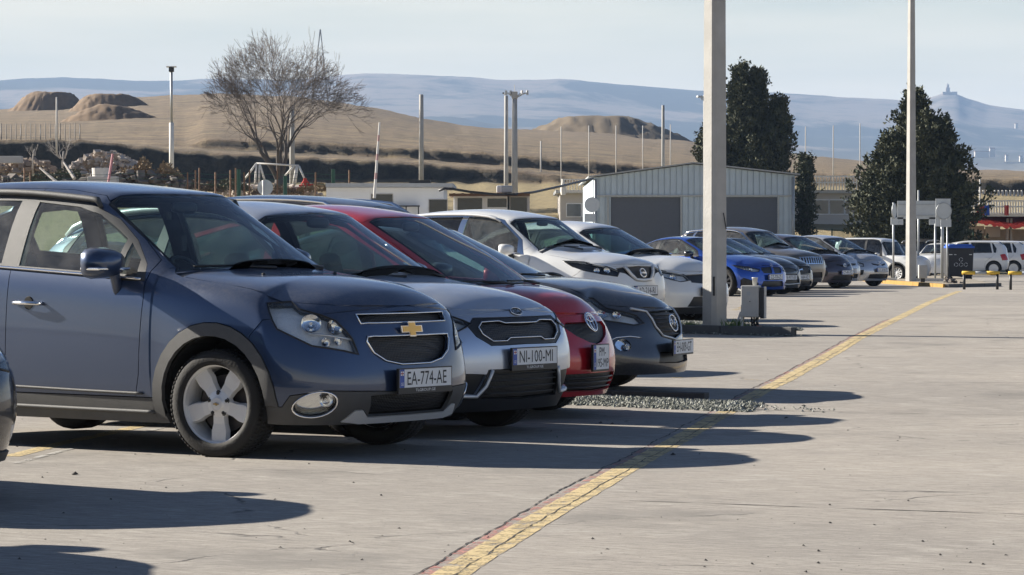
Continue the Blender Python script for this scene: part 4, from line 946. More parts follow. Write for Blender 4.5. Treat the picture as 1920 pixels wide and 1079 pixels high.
# ---- 1: tall dark-blue family car, nearest
SA = dict(L=4.65, W=1.836, H=1.70, xf=.93, wb=2.76, tr=.334, tw=.225, ra=.405, clad=.085, cowl=1.38, head=2.12, rim='five', rimr=.735, wheelcap=1, steer=R(7), paint=M['paint_blue'],
    plan=[(0, 0), (.43, .018), (.80, .12), (.985, .44)], zc=[(.0, .95), (.12, .985), (.4, 1.075), (.8, 1.125), (1.17, 1.14), (1.98, 1.655), (2.4, 1.73), (3.0, 1.75), (3.8, 1.73), (4.2, 1.69), (4.42, 1.5), (4.6, 1.12)],
    ze=[(.2, .945), (.5, 1.035), (.9, 1.09), (1.36, 1.135), (1.7, 1.375), (2.12, 1.645), (2.4, 1.685), (3.0, 1.71), (3.9, 1.68), (4.25, 1.61), (4.45, 1.42), (4.6, 1.1)],
    ye=[(.2, .78), (.9, .82), (1.38, .84), (1.7, .79), (2.05, .735), (3.2, .73), (4.2, .70), (4.6, .78)],
    belt=[(.2, .86), (.55, .965), (.93, 1.035), (1.4, 1.085), (2.0, 1.135), (2.7, 1.18), (3.7, 1.23), (4.6, 1.2)],
    mid=[(0, .62), (1, .66), (4.6, .72)], sill=[(0, .2), (.5, .24), (1.4, .2), (3.2, .2), (3.7, .25), (4.65, .28)],
    nz=[.215, .36, .52, .76, .93], nx=[.12, .02, .025, .075, .135], flare=.035, rocker=.16, d0=1.53, xb=2.66, xcp=3.5, xd=4.2,
    wins=[[(1.79, 1.13), (1.79, 1.355), (1.92, 1.43), (2.06, 1.505), (2.25, 1.555), (2.62, 1.59), (2.62, 1.175)], [(2.78, 1.19), (2.78, 1.60), (3.4, 1.61), (3.45, 1.23)], [(3.6, 1.24), (3.55, 1.6), (4.0, 1.57), (4.12, 1.42), (4.1, 1.27)], [(1.60, 1.12), (1.62, 1.22), (1.745, 1.325), (1.745, 1.13)]],
    dlo=[(1.52, 1.085), (1.56, 1.19), (1.72, 1.34), (1.92, 1.475), (2.15, 1.568), (2.4, 1.612), (2.9, 1.635), (3.6, 1.635), (4.08, 1.60), (4.2, 1.42), (4.15, 1.23), (2.72, 1.15), (1.6, 1.085)], framemat='cladding',
    rails='cladding', railv=4.98, railh=.7, railfwd=1.3, hmat='chrome', lampbar=[('f', .735, .775), ('f', .65, .765), ('f', .57, .75), ('f', .50, .735)], hz=.935, mirror=(1.74, 1.195), mdrop=.24, msize=1.25, mstrip=1, hoodv=4.66,
    front=[('headlight', [('s', .585, .955), ('s', .46, .80), ('f', .74, .70), ('f', .58, .668), ('f', .49, .645), ('f', .51, .74), ('f', .58, .85), ('f', .70, .92), ('s', .48, .965)], 'lens_glass', -.003, dict(side=1, lip=.05, lamp='lamp_bowl', bowls=[(.035, .04, .062), (-.075, .015, .05), (.0, -.075, .028), (-.07, -.07, .026)])),
        ('grille', F_([(-.01, .745), (.40, .75), (.41, .72), (.37, .65), (.28, .60), (.14, .575), (-.01, .57)]), 'grille_mesh', -.03, dict(lip=.04)),
        ('upper_grille', F_([(-.01, .835), (.42, .83), (.435, .885), (-.01, .90)]), 'grille_mesh', -.03, dict(lip=.04)),
        ('lower_grille', F_([(-.01, .265), (.38, .265), (.41, .39), (-.01, .40)]), 'grille_mesh', -.035, dict(lip=.045)),
        ('skid_plate', F_([(-.01, .205), (.42, .215), (.56, .235), (.50, .305), (.44, .305), (.38, .258), (-.01, .258)]), 'satin_silver', .004, dict()),
        ('fog_light', F_([(.72 + .085 * math.cos(t), .345 + .075 * math.sin(t)) for t in np.linspace(0, 2 * math.pi, 17)[:-1]]), 'lens_glass', -.02, dict(side=1, lamp='chrome', lip=.05, bowls=[(0, 0, .04)])),
        ('bumper_insert', [('f', -.01, .405), ('f', .72, .43), ('f', .83, .40), ('s', .42, .33), ('s', .56, .335), ('s', .66, -.05), ('f', .4, -.05), ('f', -.01, -.05)], 'cladding', .0, dict())])
r1_, k1 = make_car('parked_car', SA, (-.559, 18.459), 54, 'dark blue tall family car with five-spoke alloy wheel, nearest in the row', group=ROW, res=6)
bead(r1_, k1, sym([(.40, .75), (.41, .72), (.37, .65), (.28, .60), (.14, .575)]), .007, 'grille_surround', both=False)
bead(r1_, k1, sym([(.42, .83), (.435, .885)]), .006, 'upper_grille_surround', both=False)
bead(r1_, k1, [(.72 + .088 * math.cos(t), .345 + .078 * math.sin(t)) for t in np.linspace(0, 2 * math.pi, 25)[:-1]], .006, 'fog_light_ring')
bead(r1_, k1, [(1.55, 1.095), (2.0, 1.122), (2.7, 1.162), (3.4, 1.20)], .009, 'belt_moulding', closed=False, view='s', off=.006)
bead(r1_, k1, [(1.50, .385), (2.0, .39), (3.2, .41)], .009, 'door_moulding', M['cladding'], closed=False, view='s', off=.008)
bead(r1_, k1, [(1.42, .27), (2.0, .272), (3.3, .28)], .014, 'sill_rib', M['cladding'], closed=False, view='s', off=.004)
q = k1.inv('f', .001, .79); p = k1.S(*q); bowtie(.105, lambda a, b, d: (p[0] - .02 - d, a, p[2] + b), 'emblem', r1_)
plate(r1_, 'EA-774-AE', -.012, -.02, .49)
m = MB()
for yy in (-.35, .35):
    m = MB(); X = k1.S(*k1.inv('t', .98, abs(yy))); m.lathe([(.016, 0), (.012, .012), (.001, .018)], 8, 'z', c=(X[0], yy, X[2] - .002)); m.build('washer_nozzle', M['black_trim'], r1_)
h_ = MB(); h_.box((k1.c['head'] - .06, .05, 1.50), (.02, .03, .05)); h_.tube([(1.93, .04, 1.50), (1.93, .045, 1.36)], .004, 4); h_.box((1.93, .045, 1.32), (.012, .035, .10)); h_.build('hanging_tag', M['black_trim'], r1_)

# ---- 2: silver-blue crossover
SB = dict(L=4.355, W=1.81, H=1.64, xf=.88, wb=2.70, tr=.335, tw=.205, ra=.40, clad=.06, cowl=1.30, head=2.06, rim='ten', paint=M['paint_silver'],
    zc=[(.0, .90), (.10, .915), (.35, 1.0), (.7, 1.055), (1.10, 1.085), (1.92, 1.575), (2.3, 1.665), (2.6, 1.67), (3.2, 1.60), (3.8, 1.53), (4.1, 1.35), (4.32, 1.1)],
    ze=[(.2, .86), (.5, .96), (.9, 1.03), (1.30, 1.06), (1.68, 1.30), (2.06, 1.54), (2.4, 1.62), (3.2, 1.60), (3.8, 1.48), (4.1, 1.3), (4.3, 1.06)],
    ye=[(.2, .76), (.9, .80), (1.3, .83), (1.7, .76), (2.05, .70), (3.2, .68), (4.0, .66), (4.3, .74)],
    belt=[(.2, .80), (.55, .89), (.9, .96), (1.3, 1.03), (2.5, 1.09), (3.6, 1.15), (4.3, 1.10)],
    nz=[.18, .34, .54, .73, .87], nx=[.10, .02, .0, .04, .12], d0=1.45, rails='satin_silver', railv=5.0, railr=.026, antenna=None,
    front=[('headlight', [('s', .66, .93), ('s', .50, .84), ('f', .80, .775), ('f', .62, .74), ('f', .50, .785), ('f', .60, .835), ('f', .74, .885), ('s', .46, .93)], 'lens_glass', -.003, dict(side=1, lip=.05, lamp='lamp_bowl', bowls=[(-.05, .0, .035), (.04, .0, .035)])),
        ('grille', F_([(-.01, .775), (.18, .785), (.24, .80), (.41, .795), (.455, .76), (.44, .715), (.36, .665), (.22, .665), (.18, .685), (-.01, .685)]), 'grille_stud', -.02, dict(lip=.03)),
        ('grille_surround', F_([(-.01, .825), (.46, .825), (.54, .77), (.50, .70), (.38, .635), (-.01, .64)]), 'black_trim', -.004, dict()),
        ('air_intake', F_([(.44, .44), (.50, .30), (.86, .34), (.86, .41), (.80, .455)]), 'black_trim', -.02, dict(side=1, lip=.03)),
        ('lower_grille', F_([(-.01, .455), (.37, .45), (.44, .27), (-.01, .26)]), 'grille_mesh', -.03, dict(lip=.04)),
        ('bumper_insert', [('f', -.01, .475), ('f', .42, .47), ('f', .50, .295), ('f', .90, .315), ('s', .5, .31), ('s', .55, -.05), ('f', -.01, -.05)], 'black_trim', .0, dict())])
r2_, k2 = make_car('parked_car', SB, (.129, 20.66), 54, 'silver-blue crossover with silver roof rails beside the dark blue family car', group=ROW, res=6)
bead(r2_, k2, sym([(.18, .785), (.24, .80), (.41, .795), (.455, .76), (.44, .715), (.36, .665), (.22, .665), (.18, .685)]), .005, 'grille_outline', both=False)
bead(r2_, k2, [(.385, .47), (.43, .36), (.49, .292), (.64, .298), (.88, .318)], .013, 'intake_trim', M['satin_silver'], closed=False, off=.004)
for z_ in (.30, .345, .39, .43): bead(r2_, k2, sym([(.40, z_)]), .006, 'grille_bar', M['black_trim'], off=-.012, closed=False, both=False)
badge(r2_, k2, .862, .125, .062, 'oval_text', off=.004)
plate(r2_, 'NI-100-MI', -.012, -.03, .555)

# ---- 3: red wedge hatchback
SC = dict(L=4.45, W=1.735, H=1.60, xf=.90, wb=2.70, tr=.315, tw=.195, ra=.375, cowl=.99, head=1.86, cols=[('s0', .50), ('ax', .74), ('c0', .92), ('cm', .99), ('c1', 1.06), ('s1', 1.25), ('wm', 1.45), ('h0', 1.78), ('hm', 1.86), ('h1', 1.94), ('b', 2.35), ('bb', 2.75), ('x0', 3.22), ('xr', 3.60), ('x1', 3.93), ('tl', 4.11)], shift=[(.5, -.25), (.74, .0), (.99, .14), (1.86, .12), (2.35, 0), (3.8, 0), (4.2, .08)], rim='seven', paint=M['paint_red'], hoodv=4.6, vws=5.42, wtop=.10, framemat='paint_red', mirrormat=M['paint_red'],
    zc=[(.0, .80), (.08, .84), (.3, .95), (.6, 1.00), (.86, 1.03), (1.74, 1.565), (2.1, 1.655), (2.5, 1.675), (2.9, 1.64), (3.6, 1.46), (4.2, 1.27), (4.4, 1.1)],
    ze=[(.2, .80), (.5, .93), (.75, .99), (.99, 1.03), (1.2, 1.18), (1.5, 1.355), (1.86, 1.535), (2.1, 1.60), (2.5, 1.63), (3.0, 1.58), (3.7, 1.40), (4.2, 1.2), (4.4, 1.05)],
    ye=[(.2, .72), (.9, .80), (1.2, .84), (1.7, .77), (2.15, .70), (3.2, .66), (4.0, .64), (4.4, .72)],
    belt=[(.2, .72), (.55, .85), (.9, .94), (1.2, 1.0), (2.5, 1.07), (3.6, 1.14), (4.4, 1.12)],
    plan=[(0, 0), (.38, .045), (.70, .17), (.93, .44)], nz=[.17, .32, .48, .64, .79], nx=[.08, .01, .0, .05, .12], d0=1.42, antenna=None,
    front=[('headlight', [('s', .78, .90), ('s', .60, .76), ('f', .72, .66), ('f', .60, .64), ('f', .55, .68), ('f', .60, .76), ('s', .60, .89)], 'lens_glass', -.003, dict(side=1, lip=.05, lamp='lamp_bowl', bowls=[(0, 0, .06)])),
        ('grille', F_([(-.01, .735), (.30, .735), (.34, .70), (.24, .635), (.10, .585), (-.01, .57)]), 'grille_mesh', -.02, dict(lip=.03)),
        ('lower_grille', F_([(-.01, .345), (.40, .345), (.43, .31), (.40, .215), (-.01, .205)]), 'grille_mesh', -.03, dict(lip=.04))])
r3_, k3 = make_car('parked_car', SC, (.69, 22.9), 61, 'red wedge-shaped hatchback with two-line number plate', group=ROW, res=6)
for z_ in (.235, .272, .308): bead(r3_, k3, sym([(.39, z_)]), .008, 'grille_bar', M['black_trim'], off=-.01, closed=False, both=False)
badge(r3_, k3, .735, .145, .155, 'three_ovals', off=.012)
plate(r3_, '', -.02, .06, .47, .25, .185, two=('PM-', '195-MP'), frame='plain')

# ---- 4: graphite saloon
SD = dict(L=4.87, W=1.84, H=1.47, xf=.95, wb=2.83, tr=.335, tw=.215, ra=.40, cowl=1.50, head=2.42, rim='ten', paint=M['paint_graphite'],
    zc=[(.0, .74), (.10, .775), (.45, .885), (.88, .985), (1.35, 1.01), (2.28, 1.45), (2.8, 1.485), (3.3, 1.44), (4.1, 1.18), (4.6, 1.12), (4.82, 1.1)],
    ze=[(.25, .77), (.6, .90), (1.0, .985), (1.5, 1.0), (2.42, 1.42), (2.8, 1.45), (3.3, 1.38), (4.1, 1.1), (4.82, 1.05)],
    ye=[(.2, .76), (.9, .82), (1.5, .84), (1.9, .76), (2.42, .68), (3.2, .66), (4.1, .72), (4.8, .76)],
    belt=[(.2, .72), (.6, .86), (.95, .94), (1.5, .985), (2.5, 1.0), (3.6, 1.04), (4.8, 1.02)],
    plan=[(0, 0), (.38, .04), (.70, .16), (.95, .42)], nz=[.17, .29, .45, .61, .73], nx=[.02, -.01, .05, .07, .13], d0=1.62, quarter=False, xd=3.9, rglass=False,
    front=[('headlight', [('s', .86, .855), ('s', .62, .74), ('f', .78, .645), ('f', .58, .60), ('f', .46, .61), ('f', .50, .68), ('f', .66, .745), ('s', .58, .83)], 'lens_glass', -.003, dict(side=1, lip=.05, lamp='lamp_bowl', bowls=[(-.07, -.01, .04), (.02, .0, .045), (.11, .03, .045)])),
        ('grille', F_([(-.01, .72), (.36, .71), (.33, .58), (.24, .50), (-.01, .465)]), 'grille_mesh', -.03, dict(lip=.04)),
        ('fog_light', F_([(.70 + .055 * math.cos(t), .43 + .05 * math.sin(t)) for t in np.linspace(0, 2 * math.pi, 13)[:-1]]), 'lens_glass', -.01, dict(side=1, lamp='chrome', lip=.03, bowls=[(0, 0, .03)])),
        ('lower_grille', F_([(-.01, .36), (.34, .36), (.38, .27), (-.01, .26)]), 'black_trim', -.03, dict(lip=.04))])
r4_, k4 = make_car('parked_car', SD, (1.474, 26.05), 68, 'dusty graphite saloon with winged grille beyond the gravel strip', group=ROW, res=5)
bead(r4_, k4, [(.50, .735), (.36, .71), (.33, .58), (.24, .50), (.0, .463), (-.24, .50), (-.33, .58), (-.36, .71), (-.50, .735)], .010, 'grille_wing', M['satin_silver'], closed=False, both=False, off=.006)
for z_ in (.51, .545, .58, .615, .65, .685): bead(r4_, k4, sym([(.30 - max(0, .58 - z_), z_)]), .008, 'grille_bar', M['black_trim'], off=-.012, closed=False, both=False)
bead(r4_, k4, [(.80, .46), (.74, .495), (.64, .505), (.54, .49)], .007, 'fog_light_trim', closed=False)
badge(r4_, k4, .605, .18, .145, 'wing_m', off=.015)
plate(r4_, 'EH-009-GT', -.02, .0, .40, frame='plain')
# ============================================================ further cars of the row: shared proportions, own fronts
def sc(pts, kx, kz, z0=0): return [(a * kx, b * kz) for a, b in pts]
def spec(kind, **k):
    if kind == 'suv': b = dict(L=4.63, W=1.84, H=1.73, xf=.93, wb=2.705, tr=.355, tw=.22, ra=.43, clad=.05, cowl=1.25, head=1.88, rim='ten', rails='satin_silver',
        zc=[(0, .98), (.10, 1.0), (.4, 1.07), (.8, 1.13), (1.04, 1.14), (1.74, 1.60), (2.2, 1.715), (2.6, 1.73), (3.4, 1.70), (4.1, 1.60), (4.4, 1.3), (4.6, 1.1)],
        ze=[(.2, .93), (.5, 1.02), (.9, 1.09), (1.25, 1.125), (1.56, 1.36), (1.88, 1.58), (2.3, 1.66), (3.4, 1.65), (4.1, 1.55), (4.4, 1.27), (4.6, 1.07)],
        ye=[(.2, .78), (.9, .82), (1.25, .84), (1.56, .78), (1.9, .73), (3.4, .70), (4.2, .68), (4.6, .76)],
        belt=[(.2, .86), (.6, .96), (.93, 1.02), (1.25, 1.07), (2.5, 1.10), (3.6, 1.17), (4.6, 1.13)], nz=[.24, .42, .6, .8, .95], nx=[.10, .02, .0, .03, .09], mid=[(0, .66), (4.6, .78)], d0=1.56)
    elif kind == 'hatch': b = dict(L=4.2, W=1.76, H=1.50, xf=.86, wb=2.57, tr=.31, tw=.2, ra=.37, cowl=1.22, head=2.0, rim='ten',
        zc=[(0, .80), (.08, .83), (.35, .93), (.7, .985), (1.03, 1.0), (1.88, 1.44), (2.3, 1.49), (3.0, 1.47), (3.7, 1.36), (4.0, 1.15), (4.15, .98)],
        ze=[(.2, .76), (.5, .88), (.85, .95), (1.22, .985), (1.6, 1.20), (2.0, 1.40), (2.4, 1.44), (3.1, 1.42), (3.7, 1.3), (4.0, 1.1), (4.15, .95)],
        ye=[(.2, .76), (.9, .80), (1.22, .84), (1.6, .77), (2.05, .70), (3.2, .68), (4.0, .68), (4.2, .74)],
        belt=[(.2, .70), (.55, .82), (.86, .89), (1.22, .93), (2.5, .97), (3.5, 1.03), (4.2, .98)], nz=[.17, .32, .48, .64, .77], nx=[.06, .01, .0, .04, .10])
    elif kind == 'sedan': b = dict(L=4.7, W=1.82, H=1.44, xf=.85, wb=2.80, tr=.33, tw=.22, ra=.39, cowl=1.45, head=2.28, rim='ten', quarter=False, xd=3.75, rglass=False,
        zc=[(0, .74), (.07, .76), (.35, .87), (.8, .96), (1.25, .985), (2.14, 1.39), (2.6, 1.435), (3.2, 1.40), (4.0, 1.12), (4.5, 1.06), (4.66, 1.02)],
        ze=[(.2, .70), (.6, .86), (1.0, .93), (1.45, .965), (1.85, 1.19), (2.28, 1.36), (2.6, 1.395), (3.2, 1.35), (4.0, 1.05), (4.66, 1.0)],
        ye=[(.2, .76), (.9, .82), (1.45, .84), (1.85, .76), (2.3, .68), (3.2, .66), (4.0, .70), (4.7, .76)],
        belt=[(.2, .65), (.6, .80), (.9, .88), (1.45, .92), (2.5, .95), (3.6, .98), (4.7, .96)], nz=[.16, .28, .42, .58, .72], nx=[.04, .0, .02, .03, .08], plan=[(0, 0), (.40, .03), (.74, .13), (.96, .36)])
    elif kind == 'wedge': b = dict(SC); [b.pop(q_, None) for q_ in ('shift', 'taper', 'cols')]; b['zc'] = [(a, z * (1 - .06 * min(1, a / 2))) for a, z in SC['zc']]; b['ze'] = [(a, z * (1 - .06 * min(1, a / 2))) for a, z in SC['ze']]; b['belt'] = sc(SC['belt'], 1, .97); b['front'] = []; [b.pop(q_, None) for q_ in ('mirrormat', 'framemat', 'vws', 'wtop')]
    b = dict(b); b.update(k); return b
def lampF(pts, **k): return ('headlight', pts, k.pop('mat', 'lens_glass'), -.002, dict(side=1, lip=.04, lamp=k.pop('lamp', 'lamp_bowl'), bowls=k.pop('bowls', [(0, 0, .05)])))
G = ROW
# white crossover with V-shaped chrome grille
r5_, k5 = make_car('parked_car', spec('suv', paint=M['paint_white'], rails='satin_silver', rtint='glass_dark', mirrormat=M['paint_white'], framemat='chrome',
    front=[lampF([('s', .78, 1.00), ('s', .60, .92), ('f', .72, .82), ('f', .52, .79), ('f', .46, .85), ('f', .60, .92), ('s', .5, .985)], lamp='black_trim', bowls=[(-.06, .0, .045), (.05, 0, .04)]),
        ('grille', F_([(-.01, .93), (.30, .92), (.50, .90), (.47, .85), (.36, .83), (.2, .74), (-.01, .73)]), 'black_trim', -.02, dict(lip=.03)),
        ('lower_grille', F_([(-.01, .48), (.5, .47), (.55, .40), (-.01, .38)]), 'black_trim', -.02, dict(lip=.03)),
        ('bumper_insert', [('f', -.01, .36), ('f', .85, .40), ('s', .55, .42), ('s', .55, -.05), ('f', -.01, -.05)], 'cladding', 0, dict())]),
    (1.80, 40.3), 53, 'white crossover with chrome V-shaped grille and silver roof rails', group=G, res=4)
bead(r5_, k5, [(.33, .92), (.26, .82), (.17, .745), (0, .735), (-.17, .745), (-.26, .82), (-.33, .92)], .024, 'grille_wing', M['satin_silver'], closed=False, both=False, off=.004)
badge(r5_, k5, .835, .13, .12, 'ring_bar', off=.012); plate(r5_, 'AD-214-RI', -.015, 0, .60, frame='plain')
# white hatch whose nose passes behind the concrete pole
r6_, k6 = make_car('parked_car', spec('hatch', H=1.55, paint=M['paint_white'], zc=sc(spec('hatch')['zc'], 1.05, 1.04), W=1.80,
    front=[lampF([('s', .70, .84), ('s', .45, .74), ('f', .60, .64), ('f', .42, .66), ('f', .48, .74), ('s', .4, .80)]),
        ('grille', F_([(-.01, .75), (.46, .74), (.40, .63), (-.01, .60)]), 'black_trim', -.02, dict(lip=.03)),
        ('lower_grille', F_([(-.01, .42), (.40, .42), (.50, .28), (-.01, .27)]), 'black_trim', -.03, dict(lip=.04)),
        ('bumper_insert', [('f', -.01, .27), ('f', .8, .27), ('f', .8, -.05), ('f', -.01, -.05)], 'black_trim', 0, dict())]),
    (2.98, 44.6), 53, 'white hatchback with black grille partly hidden behind the thick concrete pole', group=G, res=4, scale=1.03)
plate(r6_, 'BB-410-LO', -.015, 0, .5, frame='plain')
r7_, k7 = make_car('parked_car', spec('hatch', paint=M['paint_paleblue']), (3.1, 47.5), 53, 'pale blue hatchback showing only its windshield and roof left of the concrete pole', group=G, res=3, hi=False, scale=1.04)
# bright blue coupe-like saloon
r8_, k8 = make_car('parked_car', spec('sedan', paint=M['paint_deepblue'], rimmat=M['dark_alloy'], mirrormat=M['paint_black'], hz=.84,
    front=[lampF([('s', .62, .74), ('s', .42, .66), ('f', .62, .58), ('f', .46, .585), ('f', .42, .64), ('s', .28, .70)], lamp='satin_silver', bowls=[(-.05, 0, .04), (.06, 0, .04)]),
        ('grille', F_([(.03, .70), (.36, .68), (.38, .62), (.33, .55), (.05, .54)]), 'black_trim', -.02, dict(side=1, lip=.03)),
        ('lower_grille', F_([(-.01, .36), (.36, .36), (.42, .24), (-.01, .22)]), 'black_trim', -.03, dict(lip=.04)),
        ('air_intake', F_([(.50, .24), (.50, .32), (.80, .44), (.84, .38), (.82, .25)]), 'black_trim', -.03, dict(side=1, lip=.04))]),
    (6.17, 70.1), 47, 'bright blue saloon with black wheels and black mirrors right of the concrete pole', group=G, res=4)
plate(r8_, 'ZZ-770-ZI', -.02, 0, .46, frame='plain'); badge(r8_, k8, .735, .08, .08, 'dot', off=.004)
# grey saloon with bold nose
r9_, k9 = make_car('parked_car', spec('sedan', paint=M['paint_graphite'],
    front=[lampF([('s', .70, .74), ('s', .45, .66), ('f', .60, .60), ('f', .36, .57), ('f', .40, .62), ('s', .3, .72)]),
        ('grille', F_([(-.01, .66), (.34, .62), (.36, .58), (-.01, .54)]), 'black_trim', -.015, dict(lip=.03)),
        ('lower_grille', F_([(-.01, .50), (.38, .50), (.52, .24), (-.01, .23)]), 'black_trim', -.03, dict(lip=.04))]),
    (6.8, 73.1), 47, 'dark grey saloon with large lower grille between the bright blue and black saloons', group=G, res=4)
bead(r9_, k9, [(.56, .66), (.50, .54), (.40, .50), (.54, .27), (.0, .25), (-.54, .27), (-.40, .50), (-.50, .54), (-.56, .66)], .016, 'grille_surround', M['satin_silver'], closed=False, both=False); plate(r9_, 'EE-977-EE', -.02, 0, .42, frame='plain')
# black muscle car
r10_, k10 = make_car('parked_car', spec('sedan', H=1.40, paint=M['paint_black'], quarter=False,
    front=[lampF([('s', .50, .70), ('s', .3, .63), ('f', .68, .58), ('f', .56, .58), ('f', .56, .66), ('s', .2, .68)]),
        ('grille', F_([(-.01, .68), (.50, .67), (.46, .50), (-.01, .48)]), 'grille_mesh', -.03, dict(lip=.04)),
        ('lower_grille', F_([(-.01, .30), (.5, .30), (.5, .2), (-.01, .2)]), 'black_trim', -.03, dict(lip=.04))]),
    (7.4, 76.1), 47, 'black low saloon with silver horse emblem on its grille', group=G, res=4)
badge(r10_, k10, .585, .2, .1, 'horse', off=.004); plate(r10_, 'VO-864-VZ', -.02, 0, .40, frame='plain')
# taupe seven-slot off-roader
r11_, k11 = make_car('parked_car', spec('suv', L=4.6, paint=M['paint_beige'], rails='chrome', framemat='chrome', rtint='glass_dark',
    front=[lampF([('s', .66, .94), ('s', .50, .88), ('f', .72, .82), ('f', .56, .82), ('f', .56, .88), ('s', .4, .93)], lamp='black_trim')] +
        [('grille', F_([(x - .03, .74), (x - .03, .89), (x + .03, .89), (x + .03, .74)]), 'black_trim', -.03, dict(lip=.03, side=1)) for x in (.10, .20, .30, .40)] + [('grille', F_([(-.01, .74), (-.01, .89), (.03, .89), (.03, .74)]), 'black_trim', -.03, dict(lip=.03))] +
        [('grille_panel', F_([(-.01, .715), (.46, .725), (.48, .905), (-.01, .92)]), 'chrome', .004, dict()),
        ('lower_grille', F_([(-.01, .5), (.42, .5), (.5, .36), (-.01, .35)]), 'black_trim', -.03, dict(lip=.04))]),
    (8.0, 79.1), 47, 'taupe off-roader with seven-slot chrome grille behind the black saloon', group=G, res=4)
# plum and silver wedges, the far end of the row
pf = [lampF([('s', .80, .82), ('s', .55, .70), ('f', .70, .60), ('f', .58, .60), ('f', .56, .68), ('s', .5, .78)]),
      ('grille', F_([(.06, .66), (.34, .70), (.30, .655), (.08, .62)]), 'black_trim', -.02, dict(side=1, lip=.03)),
      ('lower_grille', F_([(-.01, .38), (.44, .37), (.48, .24), (-.01, .23)]), 'grille_mesh', -.03, dict(lip=.04)),
      ('fog_light', F_([(.60, .50), (.70, .49), (.69, .34), (.62, .36)]), 'black_trim', -.02, dict(side=1, lip=.03))]
r12_, k12 = make_car('parked_car', spec('wedge', paint=M['paint_plum'], front=pf), (9.45, 84.3), 47, 'dark plum wedge-shaped hatchback with white plate beside the taupe off-roader', group=G, res=4, scale=1.0)
plate(r12_, 'CT-491-TC', -.02, 0, .46, frame='plain'); badge(r12_, k12, .66, .13, .1, 'three_ovals', off=.004)
r13_, k13 = make_car('parked_car', spec('hatch', paint=M['paint_lightgrey'], front=[lampF([('s', .60, .80), ('s', .40, .68), ('f', .62, .60), ('f', .50, .62), ('f', .52, .70), ('s', .3, .76)]), ('grille', F_([(-.01, .66), (.36, .66), (.36, .61), (-.01, .60)]), 'black_trim', -.02, dict(lip=.03)), ('lower_grille', F_([(-.01, .38), (.44, .37), (.44, .26), (-.01, .25)]), 'grille_mesh', -.03, dict(lip=.04))]),
    (9.85, 87.0), 47, 'light silver hatchback squeezed between the plum and silver wedge-shaped cars', group=G, res=4, scale=1.06); plate(r13_, 'SS-108-XS', -.02, 0, .46, frame='plain')
r14_, k14 = make_car('parked_car', spec('wedge', paint=M['paint_lightgrey'], front=pf, rim='cover'), (11.1, 89.6), 45, 'silver wedge-shaped hatchback at the far end of the row, before the yellow kerb', group=G, res=4)
plate(r14_, 'CC-014-IT', -.02, 0, .50, frame='plain'); badge(r14_, k14, .70, .13, .1, 'three_ovals', off=.004)

# ============================================================ second row and the road behind
B2 = 'cars parked in the second row'
make_car('parked_car', spec('suv', H=1.80, paint=M['paint_graphite'], rails='chrome', railh=1.5), (-4.95, 32.9), -120, 'dark off-roader with silver roof rails, only its roof showing above the red hatchback', group=B2, res=3, hi=False, scale=1.04)
make_car('parked_car', spec('sedan', H=1.45, paint=M['paint_lightgrey'], framemat='chrome', rtint='glass_dark', tint='glass_dark'), (15.2, 116.0), 75, 'silver-white saloon seen side-on behind the far end of the row', group=B2, res=3, hi=False, scale=1.12)
# flat-sided white off-roader, seen from behind-left
rg_, kg = make_car('parked_car', spec('suv', L=4.5, H=1.95, W=1.86, rails=None, paint=M['paint_white'], tint='glass_dark', rtint='glass_dark', cowl=1.5, head=1.85,
    zc=[(0, 1.0), (.1, 1.06), (.4, 1.12), (1.3, 1.16), (1.8, 1.84), (2.2, 1.90), (3.6, 1.90), (4.3, 1.88), (4.42, 1.8), (4.48, 1.1)], ze=[(.2, .98), (.5, 1.08), (1.5, 1.14), (1.85, 1.80), (2.2, 1.86), (3.6, 1.86), (4.3, 1.84), (4.4, 1.76), (4.48, 1.1)],
    ye=[(.2, .86), (1.5, .88), (1.9, .84), (4.2, .84), (4.5, .84)], head_=0, antenna=None), (14.35, 103.5), 52, 'boxy white off-roader with dark windshield behind the silver wedge-shaped hatchback', group=B2, res=3, hi=False, scale=.80)
def tail(c, lens='red_lens'):
    L = c['L']
    return [('tail_light', [('s', L - .42, .86), ('s', L - .42, 1.02), ('r', .72, 1.02), ('r', .58, .98), ('r', .60, .80), ('r', .75, .80)], lens, .0, dict(side=1)),
            ('rear_bumper_insert', [('r', -.01, .45), ('r', .6, .45), ('r', .6, .3), ('r', -.01, .3)], 'black_trim', -.005, dict())]
hb = spec('hatch', L=4.05, H=1.5)
r_, k_ = make_car('parked_car', spec('hatch', paint=M['paint_paleblue'], rearf=tail(hb), zc=hb['zc'], rtint='glass_dark'), (18.9, 141.0), 150, 'pale blue hatchback seen from behind, left of the tall lamp pole', group=B2, res=3, hi=False, scale=1.0)
make_car('parked_car', spec('suv', paint=M['paint_graphite'], rtint='glass_dark', rearf=tail(spec('suv'))), (21.3, 148.0), 152, 'grey off-roader with its tailgate towards us behind the pale blue hatchback', group=B2, res=3, hi=False)
make_car('parked_car', spec('hatch', paint=M['paint_white'], front=[lampF([('s', .70, .84), ('s', .45, .74), ('f', .60, .64), ('f', .42, .66), ('s', .4, .80)])]), (17.9, 128.0), -20, 'white hatchback nose-left between the lamp pole and the black bin', group=B2, res=3, hi=False)
